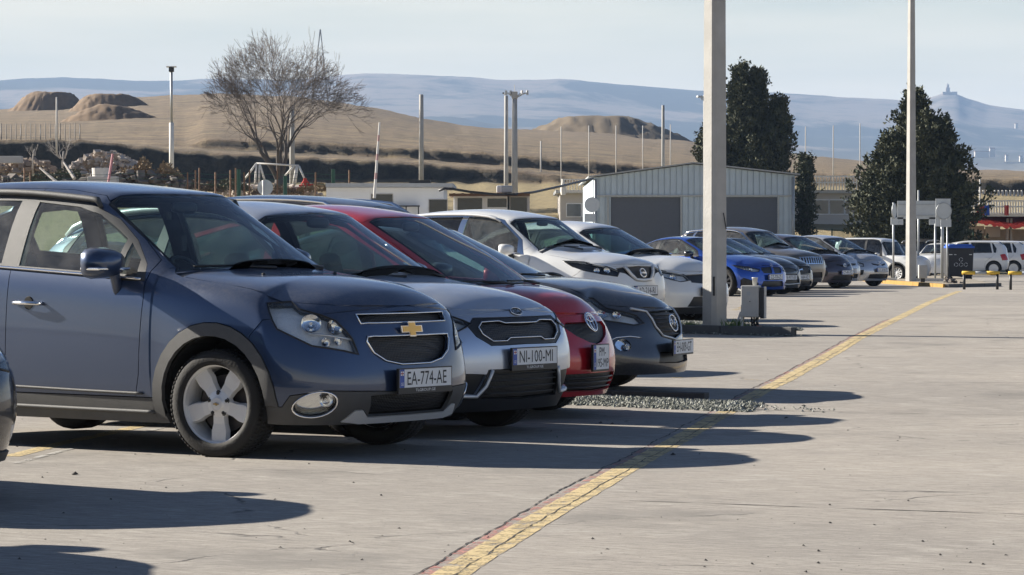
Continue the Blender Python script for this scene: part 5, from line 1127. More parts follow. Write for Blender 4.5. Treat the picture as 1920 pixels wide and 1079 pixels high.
wag = lambda lab, nx, ny, th, sc_=1.0: make_car('parked_car', spec('suv', L=4.4, H=1.62, W=1.72, rails='paint_white', clad=0, tr=.315, ra=.37, paint=M['paint_white'], rtint='glass_dark', tint='glass_dark', framemat='paint_white', rim='cover',
    zc=[(0, .88), (.10, .92), (.4, 1.0), (.8, 1.05), (1.05, 1.06), (1.74, 1.50), (2.3, 1.62), (3.4, 1.61), (4.0, 1.57), (4.25, 1.3), (4.37, 1.05)],
    ze=[(.2, .85), (.5, .95), (.9, 1.02), (1.25, 1.04), (1.56, 1.28), (1.88, 1.49), (2.4, 1.57), (3.4, 1.56), (4.0, 1.52), (4.2, 1.27), (4.37, 1.02)], belt=[(.2, .8), (.6, .9), (.93, .95), (1.45, .98), (4.4, 1.02)],
    rearf=[('tail_light', [('s', 4.02, .70), ('s', 3.93, .96), ('s', 4.12, 1.0), ('r', .66, .98), ('r', .60, .72)], 'red_lens', .002, dict(side=1))]), (nx, ny), th, lab, cat='car', group='white estate cars parked on the right', res=4, hi=False, scale=sc_)
for lab, nx, ny in (('white estate car with red tail light directly behind the black bin', 18.45, 137.5), ('white estate car second from the black bin, tail light showing', 19.95, 141.0), ('white estate car third from the black bin at the right picture edge', 21.0, 144.5)):
    wag(lab, nx, ny, -96)
make_car('parked_car', spec('sedan', paint=M['paint_deepblue'], tint='glass_dark'), (25.6, 152), -85, 'blue car at the right picture edge behind the white estate cars', group=B2, res=3, hi=False)
# near left edge: nose of a black car, and the car whose shadow falls across the bottom corner
r20_, k20 = make_car('parked_car', spec('hatch', paint=M['paint_black'], front=[lampF([('s', .60, .80), ('s', .40, .68), ('f', .62, .60), ('f', .50, .62), ('f', .52, .70), ('s', .3, .76)]),
        ('fog_light', F_([(.62, .34), (.80, .36), (.80, .26), (.66, .26)]), 'satin_silver', .0, dict(side=1)), ('bumper_insert', [('f', -.01, .22), ('f', .84, .22), ('f', .84, -.05), ('f', -.01, -.05)], 'cladding', .012, dict())]), (-2.86, 14.75), 54, 'black car cut off by the left picture edge, only its nose corner showing', group=ROW, res=4, scale=1.07)
make_car('parked_car', spec('hatch', paint=M['paint_black']), (-3.3, 11.95), 54, 'nearest black car, outside the picture except for its shadow in the bottom left corner', group=ROW, res=3, hi=False, scale=1.07)
# ============================================================ POLES, ISLANDS, SIGNS
simple('pole_concrete', (.42, .41, .385), .9, var=.28, scale=3, bump=.4, bscale=30)
simple('galv', (.42, .44, .45), .5, .5, var=.15); simple('dull_wood', (.36, .33, .29), .9, var=.2); simple('grey_box', (.46, .45, .42), .65, var=.18, scale=8); simple('kerb_yellow', (.34, .20, .045), .9, var=.3, scale=5); simple('sign_back', (.52, .55, .56), .5, .2); simple('dirt', (.30, .26, .20), .95, var=.35, scale=3, bump=.6); simple('white_stone', (.62, .6, .56), .9)
simple('green_metal', (.02, .08, .045), .6); simple('brown_wood', (.16, .09, .05), .85, var=.3); simple('yellow_metal', (.78, .50, .05), .5, var=.1); simple('black_metal', (.02, .02, .022), .5); simple('grass_blade', (.09, .15, .03), .8, var=.4, scale=20)
def octpole(name, x, y, z0, h, w0, w1, mat, lab, cat='pole', ch=.28, n=None, ry=None, group=None):
    e = empty(name, (x, y, z0), ry or 0, label=lab, cat=cat, group=group); m = MB(); k = 14; V = []
    for i in range(k + 1):
        w = lerp_(w0, w1, i / k) / 2; c = w * (1 - ch * 1.1)
        V += [(a, b, h * i / k) for a, b in ((-c, -w), (c, -w), (w, -c), (w, c), (c, w), (-c, w), (-w, c), (-w, -c))]
    m.add(V, [(i * 8 + j, i * 8 + (j + 1) % 8, (i + 1) * 8 + (j + 1) % 8, (i + 1) * 8 + j) for i in range(k) for j in range(8)] + [tuple(range(8))[::-1], tuple(range(k * 8, k * 8 + 8))]); m.build('shaft', M[mat], e); return e
def hpole(px, ytop, ybot, Y, w, mat, lab, lean=0, group='slim posts and poles in front of the hills', name='post'):
    a = at(px, ybot, Y); b = at(px + lean, ytop, Y); o = MB().tube([(0, 0, -1), (b[0] - a[0], 0, b[2] - a[2])], [w / 2, w / 2 * .8], 7).build(name, M[mat], None, True); o.location = a
    return tag(o, lab, 'post', group)
# thick concrete pole on the kerbed island
t = octpole('concrete_pole', 2.775, 40.9, gz(41) + .10, 9.5, .285, .215, 'pole_concrete', 'thick grey concrete lamp pole standing on the kerbed gravel island', ry=R(38), ch=.34)
m = MB(); m.box((-.115, -.115, .55), (.02, .02, .26), R(45)); m.build('slot', M['dark_void'], t); MB().tube([(.02, -.157, 1.55), (.08, -.147, 1.33)], .006, 4).build('crack', M['dark_void'], t)
A, B = Vector((2.64, 40.56)), Vector((3.727, 39.6)); dirk = (B - A).normalized(); nrmk = Vector((-dirk.y, dirk.x)) 
if nrmk.y < 0: nrmk = -nrmk
isl = empty('kerb_island', (B.x, B.y, gz(39)), math.atan2(dirk.y, dirk.x), label='narrow island edged with dark kerb beams round the thick concrete pole', cat='kerb')
simple('kerb_stone', (.10, .10, .098), .85, var=.3, scale=6, bump=.4)
for i in range(4): MB().box((-.62 - i * 1.2, .06, .06), (1.19, .12, .125), bev=.01).build('kerb_beam', M['kerb_stone'], isl)
def isq(u, v): p = B + dirk * u + nrmk * v; return (p.x, p.y)
gravel('island_gravel', [isq(-4.6, .10), isq(-.03, .10), isq(-.10, .22), isq(-3.6, 2.6)], 5200, 'grey gravel topping the kerbed island around the concrete pole', .014, .03, 12, .075, .0, .01)
gravel('kerb_gravel', [isq(-4.6, -.06), isq(.0, -.03), isq(.0, .0), isq(-4.6, -.0)], 380, 'crumbled gravel along the foot of the island kerb', .008, .02, 13, .0, .2)
def tuft(x, y, z, r, h, n, lab, mat='grass_blade', seed=1):
    rnd = random.Random(seed); m = MB()
    for _ in range(n):
        a, d = rnd.random() * 6.28, abs(rnd.gauss(0, r)); bx, by = x + d * math.cos(a), y + d * math.sin(a); hh = h * rnd.uniform(.4, 1.1); w = .004; t = rnd.random() * 3.14; dx, dy = w * math.cos(t), w * math.sin(t); lx, ly = rnd.gauss(0, .35) * hh, rnd.gauss(0, .35) * hh
        m.add([(bx - dx, by - dy, z), (bx + dx, by + dy, z), (bx + dx * .7 + lx * .5, by + dy * .7 + ly * .5, z + hh * .6), (bx + lx, by + ly, z + hh)], [(0, 1, 2), (0, 2, 3)])
    return tag(m.build('grass_tuft', M[mat]), lab, 'grass', kind='stuff')
bx, by = 3.235, 40.42
tuft(bx - .18, by + .02, gz(40) + .09, .09, .13, 260, 'green grass tuft at the foot of the utility box', seed=2); p_ = isq(-2.0, .30); tuft(p_[0], p_[1], gz(40) + .09, .14, .07, 260, 'short green weeds in the island gravel by the pole', seed=3)
# battered utility cabinet with open side door and a paper cup
gzb = gz(40) + .09; ub = empty('utility_cabinet', (3.235, by, gzb), R(-12), label='battered grey utility cabinet on bent legs beside the concrete pole', cat='cabinet')
MB().box((-.0, 0, .36), (.25, .2, .43), bev=.008).build('cabinet_body', M['grey_box'], ub); MB().box((.0, -.105, .36), (.235, .012, .41), bev=.004).build('cabinet_door', M['grey_box'], ub)
MB().box((-.02, -.1125, .47), (.05, .003, .05)).build('nameplate', M['galv'], ub); m = MB(); m.lathe([(.008, -.116), (.001, -.118)], 8, c=(0, 0, .36)); m.build('lock', M['black_metal'], ub)
MB().box((.165, -.02, .34), (.055, .2, .42)).build('open_side_door', M['black_metal'], ub); MB().box((.196, -.02, .345), (.008, .21, .43)).build('door_skin', M['grey_box'], ub)
MB().box((-.115, -.02, .10), (.035, .16, .22)).build('leg', M['white_stone'], ub); m = MB(); m.tube([(-.20, -.06, 0), (-.13, -.06, .22)], .016, 5); m.build('leg', M['white_stone'], ub)
m = MB(); rnd = random.Random(5)
for k in range(14): x0 = rnd.uniform(.0, .10); m.tube([(x0, rnd.uniform(-.05, .05), .16), (x0 + rnd.uniform(-.03, .03), rnd.uniform(-.06, .02), .08), (x0 + rnd.uniform(-.04, .05), -.03, .0)], .009, 5)
m.build('cable_bundle', M['black_metal'], ub); MB().box((.12, -.06, .02), (.07, .05, .03), .3, bev=.008).build('brick_stub', simple('brick_red', (.42, .2, .13), .9), ub)
m = MB(); m.lathe([(.001, .002), (.028, .002), (.038, .095), (.043, .095), (.043, .105), (.036, .107), (.001, .107)], 20, 'z'); cup = m.build('paper_cup', M['white_plastic'], None, True); cup.location = (3.285, by - .03, gzb + .578); tag(cup, 'white lidded paper cup standing on the utility cabinet', 'cup')
# ---- far island with yellow kerb
K = [(12.15, 96.5), (12.62, 86.8), (14.6, 89.5), (16.6, 112), (12.5, 112)]
fi = empty('yellow_kerb_island', (12.62, 86.8, 0), label='traffic island with ochre painted kerb at the end of the row', cat='kerb')
def kb(a, b, n, mat):
    for i in range(n):
        p, q = Vector(a).lerp(Vector(b), i / n), Vector(a).lerp(Vector(b), (i + .985) / n); d = q - p; c = (p + q) / 2
        MB().box((c.x - 12.62, c.y - 86.8, .06), (d.length, .18, .15), math.atan2(d.y, d.x), bev=.012).build('kerb_beam', M[mat], fi)
kb(K[0], K[1], 6, 'kerb_yellow'); kb(K[1], K[2], 3, 'kerb_stone'); kb(K[4], K[0], 6, 'kerb_yellow')
m = MB(); m.prism([(x - 12.62, y - 86.8) for x, y in K], lambda a, b, h: (a, b, h), .0, .10); m.build('island_soil', M['dirt'], fi)
p = onground(1748, 534); m = MB(); m.box((p[0] - 12.62 + .1, p[1] - 86.8 + 2, .14), (1.05, .2, .09), -.3); m.build('white_block', M['white_stone'], fi); m = MB(); m.box((12.85 - 12.62 - .6, 97.5 - 86.8, .14), (.6, .2, .08)); m.build('white_block', M['white_stone'], fi)
octpole('lamp_pole', 12.85, 96.2, .10, 12, .29, .15, 'pole_concrete', 'tall slender tapering concrete lamp pole on the yellow-kerbed island', ry=R(30))
def cab(px, ybot, Y, w, h, d, lab, mat='grey_box', name='control_box'):
    x = (px - 960) * Y / FOC; e = empty(name, (x, Y, .1), label=lab, cat='box'); MB().box((0, 0, h / 2 + .12), (w, d, h), bev=.015).build('housing', M[mat], e); MB().box((0, 0, .07), (w * .5, d * .5, .16)).build('foot', M['black_metal'], e); MB().box((0, -d / 2 - .003, h / 2 + .12), (w * .85, .01, h * .88), bev=.003).build('panel_door', M[mat], e); return e
cab(1730, 527, 94, .27, .42, .2, 'small grey junction box right of the tall lamp pole'); cab(1714, 512, 100, .17, .85, .17, 'tall narrow white ticket column behind the lamp pole', 'white_plastic', 'ticket_column')
def sign(px, Y, y0, y1, lab, plates, w=.07, n='road_sign'):
    s = FOC / Y; x = (px - 960) / s; zt = EYE + (HOR - y0) / s; e = empty(n, (x, Y, .08), label=lab, cat='sign', group=None); MB().tube([(0, 0, 0), (0, 0, zt - .08)], w / 2, 10).build('sign_post', M['galv'], e, True)
    for (kind, cx, cy, pw, ph, ang) in plates:
        X, Z = (cx - px) / s, EYE + (HOR - cy) / s - .08; W, Hh = pw / s, ph / s; ca, sa = math.cos(ang), math.sin(ang); yo_ = -.10 if kind == 'o' else -.06; fn = lambda a, b, d: (X + a * ca - d * sa, yo_ + a * sa + d * ca, Z + b)
        if kind == 'o': pl = [(W / 2 * math.cos(2 * math.pi * i / 30), Hh / 2 * math.sin(2 * math.pi * i / 30)) for i in range(30)]
        else: pl = [(-W / 2, -Hh / 2), (W / 2, -Hh / 2), (W / 2, Hh / 2), (-W / 2, Hh / 2)]
        q = MB().prism(pl, fn, -.012, .012).build('sign_plate', M['sign_back'], e)
        if kind == 'o': MB().tube([fn(a * .98, b * .98, -.016) for a, b in pl], .012, 5, True).build('plate_rim', M['galv'], q, True)
        if kind == 'r':
            for dz in (-.3, .3): MB().box((X, -.085, Z + Hh * dz), (W * .97, .03, .035)).build('stiffener', M['galv'], q)
    return e
sign(1675, 101, 380, 520, 'round sign edge-on on a slim post left of the lamp pole', [('o', 1675.5, 396, 28, 28, R(64)), ('p', 1675.5, 415, 24, 14, R(55))])
sign(1722, 104, 357, 505, 'wide grey sign board seen from behind on a slim post', [('r', 1718, 394, 72, 34, 0), ('p', 1684, 415, 18, 14, 0), ('p', 1748, 415, 13, 14, 0)])
sign(1753.5, 102, 420, 522, 'slim bare post between the sign board and round sign', [('p', 1754, 421, 3, 3, 0)])
sign(1766.5, 100, 374, 536, 'square and round signs back to back on a thick post right of the sign board', [('p', 1767.5, 399, 28, 52, 0), ('o', 1768.5, 396, 29, 31, 0)], .11)
sign(1776, 97, 411, 533, 'small plate low on a slim post, rightmost of the signs', [('p', 1773, 419, 20, 14, 0)], .05)
# ---- waste container
bn = empty('waste_container', (15.62, 104.5, 0), R(4), label='black wheeled waste container with blue lid and recycling marks', cat='bin')
simple('bin_black', (.022, .022, .026), .55, var=.2); simple('bin_blue', (.02, .10, .48), .5)
MB().box((0, 0, .66), (.86, .7, .98), bev=.03, taper=1.07).build('bin_body', M['bin_black'], bn)
m = MB(); m.box((0, 0, 1.19), (.96, .82, .08), bev=.02); m.box((0, -.03, 1.25), (.84, .66, .07), bev=.03); m.build('bin_lid', M['bin_blue'], bn)
MB().box((0, -.395, 1.13), (.94, .04, .05), bev=.01).build('bin_rim', M['bin_black'], bn)
for a in (-.34, .34):
    for b in (-.25, .25): m = MB(); m.lathe([(.001, -.02), (.09, -.02), (.09, .02), (.001, .02)], 14, 'y', c=(a, b, .09)); m.build('caster', M['rubber'], bn)
m = MB()
for a, b in ((-.17, .58), (0, .58), (.17, .58), (0, .76)):
    for k in range(3):
        t0 = k * 2.094 + .3; m.tube([(a + .062 * math.cos(t0 + q * .4), -.3875 + (b - .17) * -.0245, b + .062 * math.sin(t0 + q * .4)) for q in range(5)], .008, 4)
m.box((-.36, -.392, .93), (.12, .004, .025)); m.box((-.20, -.392, .93), (.08, .004, .02)); m.box((.34, -.392, .93), (.1, .004, .025)); m.build('recycling_marks', M['plate_white'], bn)
# ---- hoop barriers
for i, (px0, px1, lab) in enumerate(((1808, 1870, 'yellow-ended steel hoop barrier standing left, whole in view'), (1895, 1958, 'yellow-ended steel hoop barrier cut by the right picture edge'))):
    Y = 82.4 - i * .8; s = FOC / Y; x0, x1 = (px0 - 960) / s, (px1 - 960) / s; e = empty('hoop_barrier', (x0, Y, gz(Y)), label=lab, cat='barrier', group='yellow and black hoop barriers'); w = x1 - x0; h = .46
    for q in (0, w): MB().tube([(q, 0, 0), (q, 0, h)], .038, 12).build('barrier_post', M['black_metal'], e, True)
    MB().tube([(-.06, 0, h), (w * .32, 0, h)], .05, 12).build('bar_end', M['yellow_metal'], e, True); MB().tube([(w * .32, 0, h), (w * .68, 0, h)], .044, 12).build('bar_middle', M['galv'], e, True); MB().tube([(w * .68, 0, h), (w + .06, 0, h)], .05, 12).build('bar_end', M['yellow_metal'], e, True)
# ============================================================ BUILDINGS
simple('corrugated', (.52, .61, .68), .55, .25, var=.12, scale=2); simple('shutter_grey', (.11, .125, .155), .6, var=.1); simple('white_wall', (.80, .81, .82), .85, var=.07, scale=1.5); simple('grey_wall', (.50, .475, .44), .9, var=.12, scale=1.2, bump=.2, bscale=12); simple('roof_grey', (.42, .43, .43), .8); simple('window_dark', (.02, .022, .024), .12); simple('window_pane', (.09, .10, .11), .08, 0); simple('red_awning', (.55, .05, .035), .8, var=.25, scale=3); simple('tan_stone', (.34, .28, .21), .95, var=.35, scale=2.5, bump=.6, bscale=8); simple('white_paint', (.74, .72, .67), .7, var=.1)
# metal hangar
s = FOC / 155; X = lambda px: (px - 960) / s; Z = lambda py: EYE + (HOR - py) / s
hg = empty('hangar', (X(1300), 155, 0), label='blue-grey corrugated metal hangar with two closed shutters', cat='hangar'); ox = X(1300)
zr = lambda x: Z(307) - (Z(307) - Z(332)) * (ox - x) / (ox - X(1112)) if x < ox else Z(307) - (Z(307) - Z(328)) * (x - ox) / (X(1490) - ox)
d1, d2 = (X(1140), X(1277)), (X(1352), X(1459)); zd = Z(370)
npn = 34; x0, x1 = X(1112), X(1490); pw = (x1 - x0) / npn
for i in range(npn):
    a, b = x0 + i * pw + .012, x0 + (i + 1) * pw - .012; door = any((a + b) / 2 > q[0] and (a + b) / 2 < q[1] for q in (d1, d2)); zb = zd if door else -.3; yo = .015 * (i % 2)
    m = MB(); m.prism([(a, zb), (b, zb), (b, zr(b) - .04), (a, zr(a) - .04)], lambda u, v, h: (u - ox, h, v), -.06 - yo, .0); m.prism([(b - .03, zb), (b + .005, zb), (b + .005, zr(b) - .06), (b - .03, zr(b) - .06)], lambda u, v, h: (u - ox, h, v), -.10, -.05); m.build('wall_panel', M['corrugated'], hg)
m = MB(); m.prism([(x0, -.3), (x1, -.3), (x1, zr(x1) - .1), (ox, zr(ox) - .1), (x0, zr(x0) - .1)], lambda u, v, h: (u - ox, h, v), .06, 22); m.build('hangar_body', M['corrugated'], hg)
for q in (d1, d2):
    dm = MB(); dm.box(((q[0] + q[1]) / 2 - ox, .03, zd / 2 - .1), (q[1] - q[0], .05, zd + .2)); dr = dm.build('shutter', M['shutter_grey'], hg)
    for k in range(14): MB().box(((q[0] + q[1]) / 2 - ox, -.002, .15 + k * zd / 14), (q[1] - q[0] - .04, .012, zd / 14 - .03)).build('slat', M['shutter_grey'], dr)
    for xx in q: MB().box((xx - ox, -.09, zd / 2), (.09, .09, zd)).build('door_frame', M['galv'], hg)
for (a, b) in ((X(1103), ox), (ox, X(1499))): m = MB(); m.prism([(a, zr(a) - .0), (b, zr(b) - .0), (b, zr(b) + .07), (a, zr(a) + .07)], lambda u, v, h: (u - ox, h, v), -.35, 22.3); m.build('roof', M['roof_grey'], hg)
MB().box((0, -.12, zd + .07), (x1 - x0 - .2, .10, .09)).build('door_track', M['galv'], hg)
for xx, w_ in ((X(1116), .07), (X(1486), .07)): MB().tube([(xx - ox, -.14, -.2), (xx - ox, -.14, zr(xx) - .15)], w_, 7).build('downpipe', M['galv'], hg, True)
simple('rust_patch', (.30, .20, .13), .9, var=.4, scale=5)
# low white building
s = FOC / 124; wb = empty('white_building', (X(728), 124, 0), label='low white flat-roofed building with dark openings behind the parked cars', cat='building'); ox = X(728)
m = MB(); m.box((X(722) - ox, 3.5, Z(352) / 2), (X(842) - X(622), 7, Z(352))); m.build('wall', M['white_wall'], wb); m = MB(); m.box((X(731) - ox, 3.4, Z(348)), (X(850) - X(612), 7.8, .16)); m.build('roof', M['roof_grey'], wb)
for a, b, c_, d_ in ((697, 736, 365, 402), (805, 838, 375, 402)):
    f = MB().box(((X(a) + X(b)) / 2 - ox, -.01, (Z(c_) + Z(d_)) / 2), (X(b) - X(a) + .06, .06, Z(c_) - Z(d_) + .06)).build('window', M['grey_wall'], wb); MB().box(((X(a) + X(b)) / 2 - ox, -.045, (Z(c_) + Z(d_)) / 2), (X(b) - X(a), .03, Z(c_) - Z(d_))).build('pane', M['window_dark'], f)
m = MB(); m.box((X(764) - ox, -.3, Z(387)), (X(786) - X(740), .5, .05)); 
for q in (742, 762, 785): m.box((X(q) - ox, -.3, Z(400)), (.05, .05, .6))
m.build('metal_rack', M['black_metal'], wb)
MB().box((X(785) - ox, 2, Z(340)), (.9, .5, .16)).build('roof_unit', M['black_metal'], wb)
# shack of old window frames
s = FOC / 118; sh = empty('kiosk', (X(918), 118, 0), label='small kiosk patched from window frames with rusty roof edge', cat='kiosk'); ox = X(918)
MB().box((0, 1.6, Z(368) / 2), (X(988) - X(852), 3, Z(368))).build('wall', M['white_wall'], sh); m = MB(); m.box((0, 1.4, Z(366)), (X(996) - X(845), 3.8, .10)); m.build('roof', M['brown_wood'], sh)
for k in range(9): MB().box((X(852 + k * 16) - ox, -.52, Z(365)), (.10, .12, .09)).build('roof_batten', M['brown_wood'], sh)
for a, b, c_, d_ in ((858, 904, 372, 398), (914, 950, 373, 389), (957, 988, 371, 402)):
    f = MB().box(((X(a) + X(b)) / 2 - ox, .06, (Z(c_) + Z(d_)) / 2), (X(b) - X(a) + .22, .08, Z(c_) - Z(d_) + .2)).build('window', M['white_paint' if a < 950 else 'grey_wall'], sh); MB().box(((X(a) + X(b)) / 2 - ox, .015, (Z(c_) + Z(d_)) / 2), (X(b) - X(a), .04, Z(c_) - Z(d_))).build('pane', M['window_dark'], f)
for i, (px, w) in enumerate(((936, .22), (950, .45))): m = MB(); m.box((0, 0, .16), (w, .5, .3), bev=.05); o = m.build('water_tank', M['white_plastic' if i == 0 else 'galv']); o.location = (X(px), 119.2, Z(365) + .06); tag(o, 'white plastic canister on the kiosk roof' if i == 0 else 'grey metal unit on the kiosk roof beside the canister', 'tank')
m = MB(); P = [at(823, 358, 117), at(834, 354, 117), at(850, 355, 117), at(880, 360, 117), at(930, 365, 117), at(965, 365, 117), at(1000, 361, 121), at(1050, 350, 128), at(1112, 335, 140)]; m.tube(P, .05, 6); tag(m.build('thick_cable', M['black_metal'], None, True), 'thick black cable sagging from the kiosk roof to the hangar corner', 'cable')
# long grey building with roof railing (shows left and right of the hangar)
s = FOC / 190; gb = empty('grey_building', (X(1300), 190, 0), label='long grey building with white roof railing, showing either side of the hangar', cat='building'); ox = X(1300)
m = MB(); m.box((X(1350) - ox, 5, Z(362) / 2), (X(1650) - X(1050), 10, Z(362))); m.build('wall', M['grey_wall'], gb); m = MB(); m.box((X(1350) - ox, 4.9, Z(360)), (X(1660) - X(1043), 10.8, .2)); m.build('roof', M['roof_grey'], gb)
for a, b, c_, d_ in ((1063, 1089, 383, 406), (1093, 1120, 383, 406), (1528, 1553, 376, 401), (1556, 1582, 376, 401), (1585, 1610, 376, 401)):
    f = MB().box(((X(a) + X(b)) / 2 - ox, -.01, (Z(c_) + Z(d_)) / 2), (X(b) - X(a) + .12, .06, Z(c_) - Z(d_) + .12)).build('window', M['white_wall'], gb); MB().box(((X(a) + X(b)) / 2 - ox, -.045, (Z(c_) + Z(d_)) / 2), (X(b) - X(a), .03, Z(c_) - Z(d_))).build('pane', M['window_pane'], f)
def railing(px0, px1, ytop, ybot, Y, lab, step=5.2, w=.055, mat='white_paint', mid=False):
    s = FOC / Y; x0, x1 = (px0 - 960) / s, (px1 - 960) / s; z0, z1 = EYE + (HOR - ybot) / s, EYE + (HOR - ytop) / s; e = empty('railing', (x0, Y, z0), label=lab, cat='railing', group='white railings on the flat roofs')
    for z in (z1 - z0, (z1 - z0) * (.55 if mid else .08)): MB().box(((x1 - x0) / 2, 0, z), (x1 - x0, .06, .07)).build('rail', M[mat], e)
    n = int((px1 - px0) / step); bm = MB().box((0, 0, (z1 - z0) / 2), (w, .05, z1 - z0)); first = bm.build('baluster', M[mat], e); first.location = (0, .0, 0)
    for i in range(1, n + 1): o = first.copy(); COL.objects.link(o); o.parent = e; o.location = (i * (x1 - x0) / n, 0, 0)
    return e
railing(1052, 1112, 337, 361, 189, 'white roof railing left of the hangar'); railing(1525, 1622, 331, 357, 189, 'white roof railing between the two conifers', mid=True)
MB_ = MB(); MB_.lathe([(.14, 0), (.20, .3), (.10, .8), (.10, 1.0)], 10, 'z'); o = MB_.build('chimney_pot', M['white_paint'], None, True); o.location = at(1056, 366, 187); tag(o, 'white tapered chimney at the left end of the roof railing', 'chimney')
# market stalls at the right edge
s = FOC / 165; mk = empty('stone_building', (X(1870), 165, 0), label='stone-walled stalls under a red awning at the right picture edge', cat='building'); ox = X(1870)
m = MB(); m.box((X(1900) - ox, 4, Z(430) / 2), (X(2010) - X(1795), 6, Z(430))); m.build('wall', M['tan_stone'], mk); m = MB(); m.box((X(1900) - ox, 3, Z(403)), (X(2010) - X(1800), 8, .22)); m.build('upper_floor', M['roof_grey'], mk)
rnd = random.Random(11)
for a, b, c_, d_ in ((1812, 1850, 424, 438), (1852, 1880, 425, 445), (1786, 1806, 426, 440)): MB().box(((X(a) + X(b)) / 2 - ox, .9, (Z(c_) + Z(d_)) / 2), (X(b) - X(a), .1, Z(c_) - Z(d_))).build('stone_slab', M['grey_wall'], mk)
for px in (1803, 1886, 1893): MB().box((X(px) - ox, -.4, Z(410) / 2), (.32 if px == 1803 else .12, .3, Z(410))).build('pillar', M['tan_stone' if px == 1803 else 'dull_wood'], mk)
m = MB(); V = []; nx = 60
for j in range(4):
    for i in range(nx + 1): u = i / nx; V.append((lerp_(X(1788), X(2000), u) - ox, 1.5 - j * .9, lerp_(Z(405), Z(417), j / 3) + .05 * math.sin(u * 70) * (j == 3) + .12 * math.sin(u * 9.5) * (j > 0) + (.0 if j < 3 else -.02 * rnd.random())))
m.add(V, [(j * (nx + 1) + i, j * (nx + 1) + i + 1, (j + 1) * (nx + 1) + i + 1, (j + 1) * (nx + 1) + i) for j in range(3) for i in range(nx)])
V2 = [(v[0], v[1], v[2]) for v in V[3 * (nx + 1):]]; m.add(V2 + [(v[0], v[1] - .02, v[2] - .16 - .08 * abs(math.sin(k * .9))) for k, v in enumerate(V2)], [(i, i + 1, nx + 2 + i, nx + 1 + i) for i in range(nx)]); m.build('awning', M['red_awning'], mk)
railing(1802, 1990, 377, 401, 163, 'white slatted railing above the red awning', 5.0, .07, mid=True)
for px, mt, w, lab in ((1838, 'red_awning', .42, 'dark red cloth hanging on the railing'), (1850, 'bin_blue', .30, 'navy cloth hanging beside the red cloth'), (1887, 'red_lens', .25, 'red and blue garment hanging on the railing')):
    p = at(px, 395, 162.8); V = []; 
    for j in range(5):
        for i in range(6): V.append((w * (i / 5 - .5), -.03 * math.sin(i * 1.7), .28 - .56 * j / 4 + .02 * math.sin(i * 2)))
    o = MB().add(V, [(j * 6 + i, j * 6 + i + 1, (j + 1) * 6 + i + 1, (j + 1) * 6 + i) for j in range(4) for i in range(5)]).build('hanging_cloth', M[mt]); o.location = p; tag(o, lab, 'cloth')
# fences and posts
fe = empty('mesh_fence', at(1560, 480, 160), label='dark green wire fence behind the far parked cars', cat='fence'); m = MB(); L_ = (1800 - 1535) / (FOC / 160)
for k in range(110): m.box((k * L_ / 110, 0, .55), (.018, .012, 1.75))
o = m.build('fence_wires', M['green_metal'], fe); o['kind'] = 'stuff'
for k in range(5): MB().box((k * L_ / 4, .03, .5), (.07, .07, 1.9)).build('fence_post', M['green_metal'], fe)
for z in (.1, 1.35): MB().box((L_ / 2, .0, z), (L_, .02, .03)).build('fence_rail', M['green_metal'], fe)
ordn = ['leftmost', 'second', 'third', 'fourth', 'fifth', 'sixth', 'seventh', 'eighth', 'ninth', 'tenth', 'eleventh', 'twelfth', 'thirteenth', 'fourteenth', 'fifteenth', 'sixteenth', 'seventeenth']
for k in range(17): hpole(3 + k * 9.2, 232 + (k % 3), 264, 236, .09, 'dull_wood' if k % 4 else 'black_metal', 'thin dark stake of the row on the bank, %s from the left' % ordn[k], group='row of thin dark stakes on the left bank')
hpole(107, 183, 268, 228, .16, 'white_stone', 'pale wooden post among the dark stakes')
hpole(548, 200, 365, 214, .42, 'pole_concrete', 'grey concrete post behind the bare tree'); hpole(790, 178, 345, 200, .36, 'pole_concrete', 'tall grey post rising behind the white building')
hpole(1014, 265, 326, 236, .14, 'white_stone', 'short pale post on the dark bank'); hpole(1243, 198, 330, 196, .24, 'pole_concrete', 'thicker grey post behind the hangar roof')
for px, yt, a in ((1052, 238, 'left of the hangar, above the chimney'), (1104, 236, 'directly left of the hangar'), (1155, 236, 'above the left slope of the hangar roof'), (1205, 236, 'second above the hangar roof'), (1257, 234, 'just right of the thicker grey post'), (1510, 238, 'right of the big conifer'), (1562, 236, 'tallest between the conifers'), (1612, 232, 'touching the left side of the right conifer')):
    hpole(px, yt, 345, 218, .085, 'white_stone', 'thin pale mast ' + a)
hpole(1837, 333, 385, 175, .12, 'white_stone', 'pale square post above the slatted railing')
for k in range(16): hpole(1822 + k * 7.2, 357, 368, 226, .2, 'grey_wall', 'small concrete stub on the right bank, %s from the left of its row' % ordn[k], group='row of concrete stubs on the right bank')
bp = at(702, 372, 112); simple('faded_band', (.52, .33, .31), .7); ba = empty('barrier_arm', bp, label='raised white barrier arm with red bands, leaning right', cat='barrier'); tp = at(712, 230, 112); v = Vector(tp) - Vector(bp)
for k in range(12): MB().tube([tuple(v * (k / 12)), tuple(v * ((k + 1) / 12))], [.055 - .002 * k] * 2, 8).build('arm_section', M['faded_band' if k in (3, 6, 9) else 'white_paint'], ba)
pr = at(203, 345, 140); o = MB().tube([(0, 0, 0), (.22, 0, 1.4)], .06, 7).build('barrier_arm', simple('faded_pink', (.50, .22, .24), .7, var=.3, scale=3)); o.location = pr; tag(o, 'faded pink pole leaning against the rubble', 'pole')
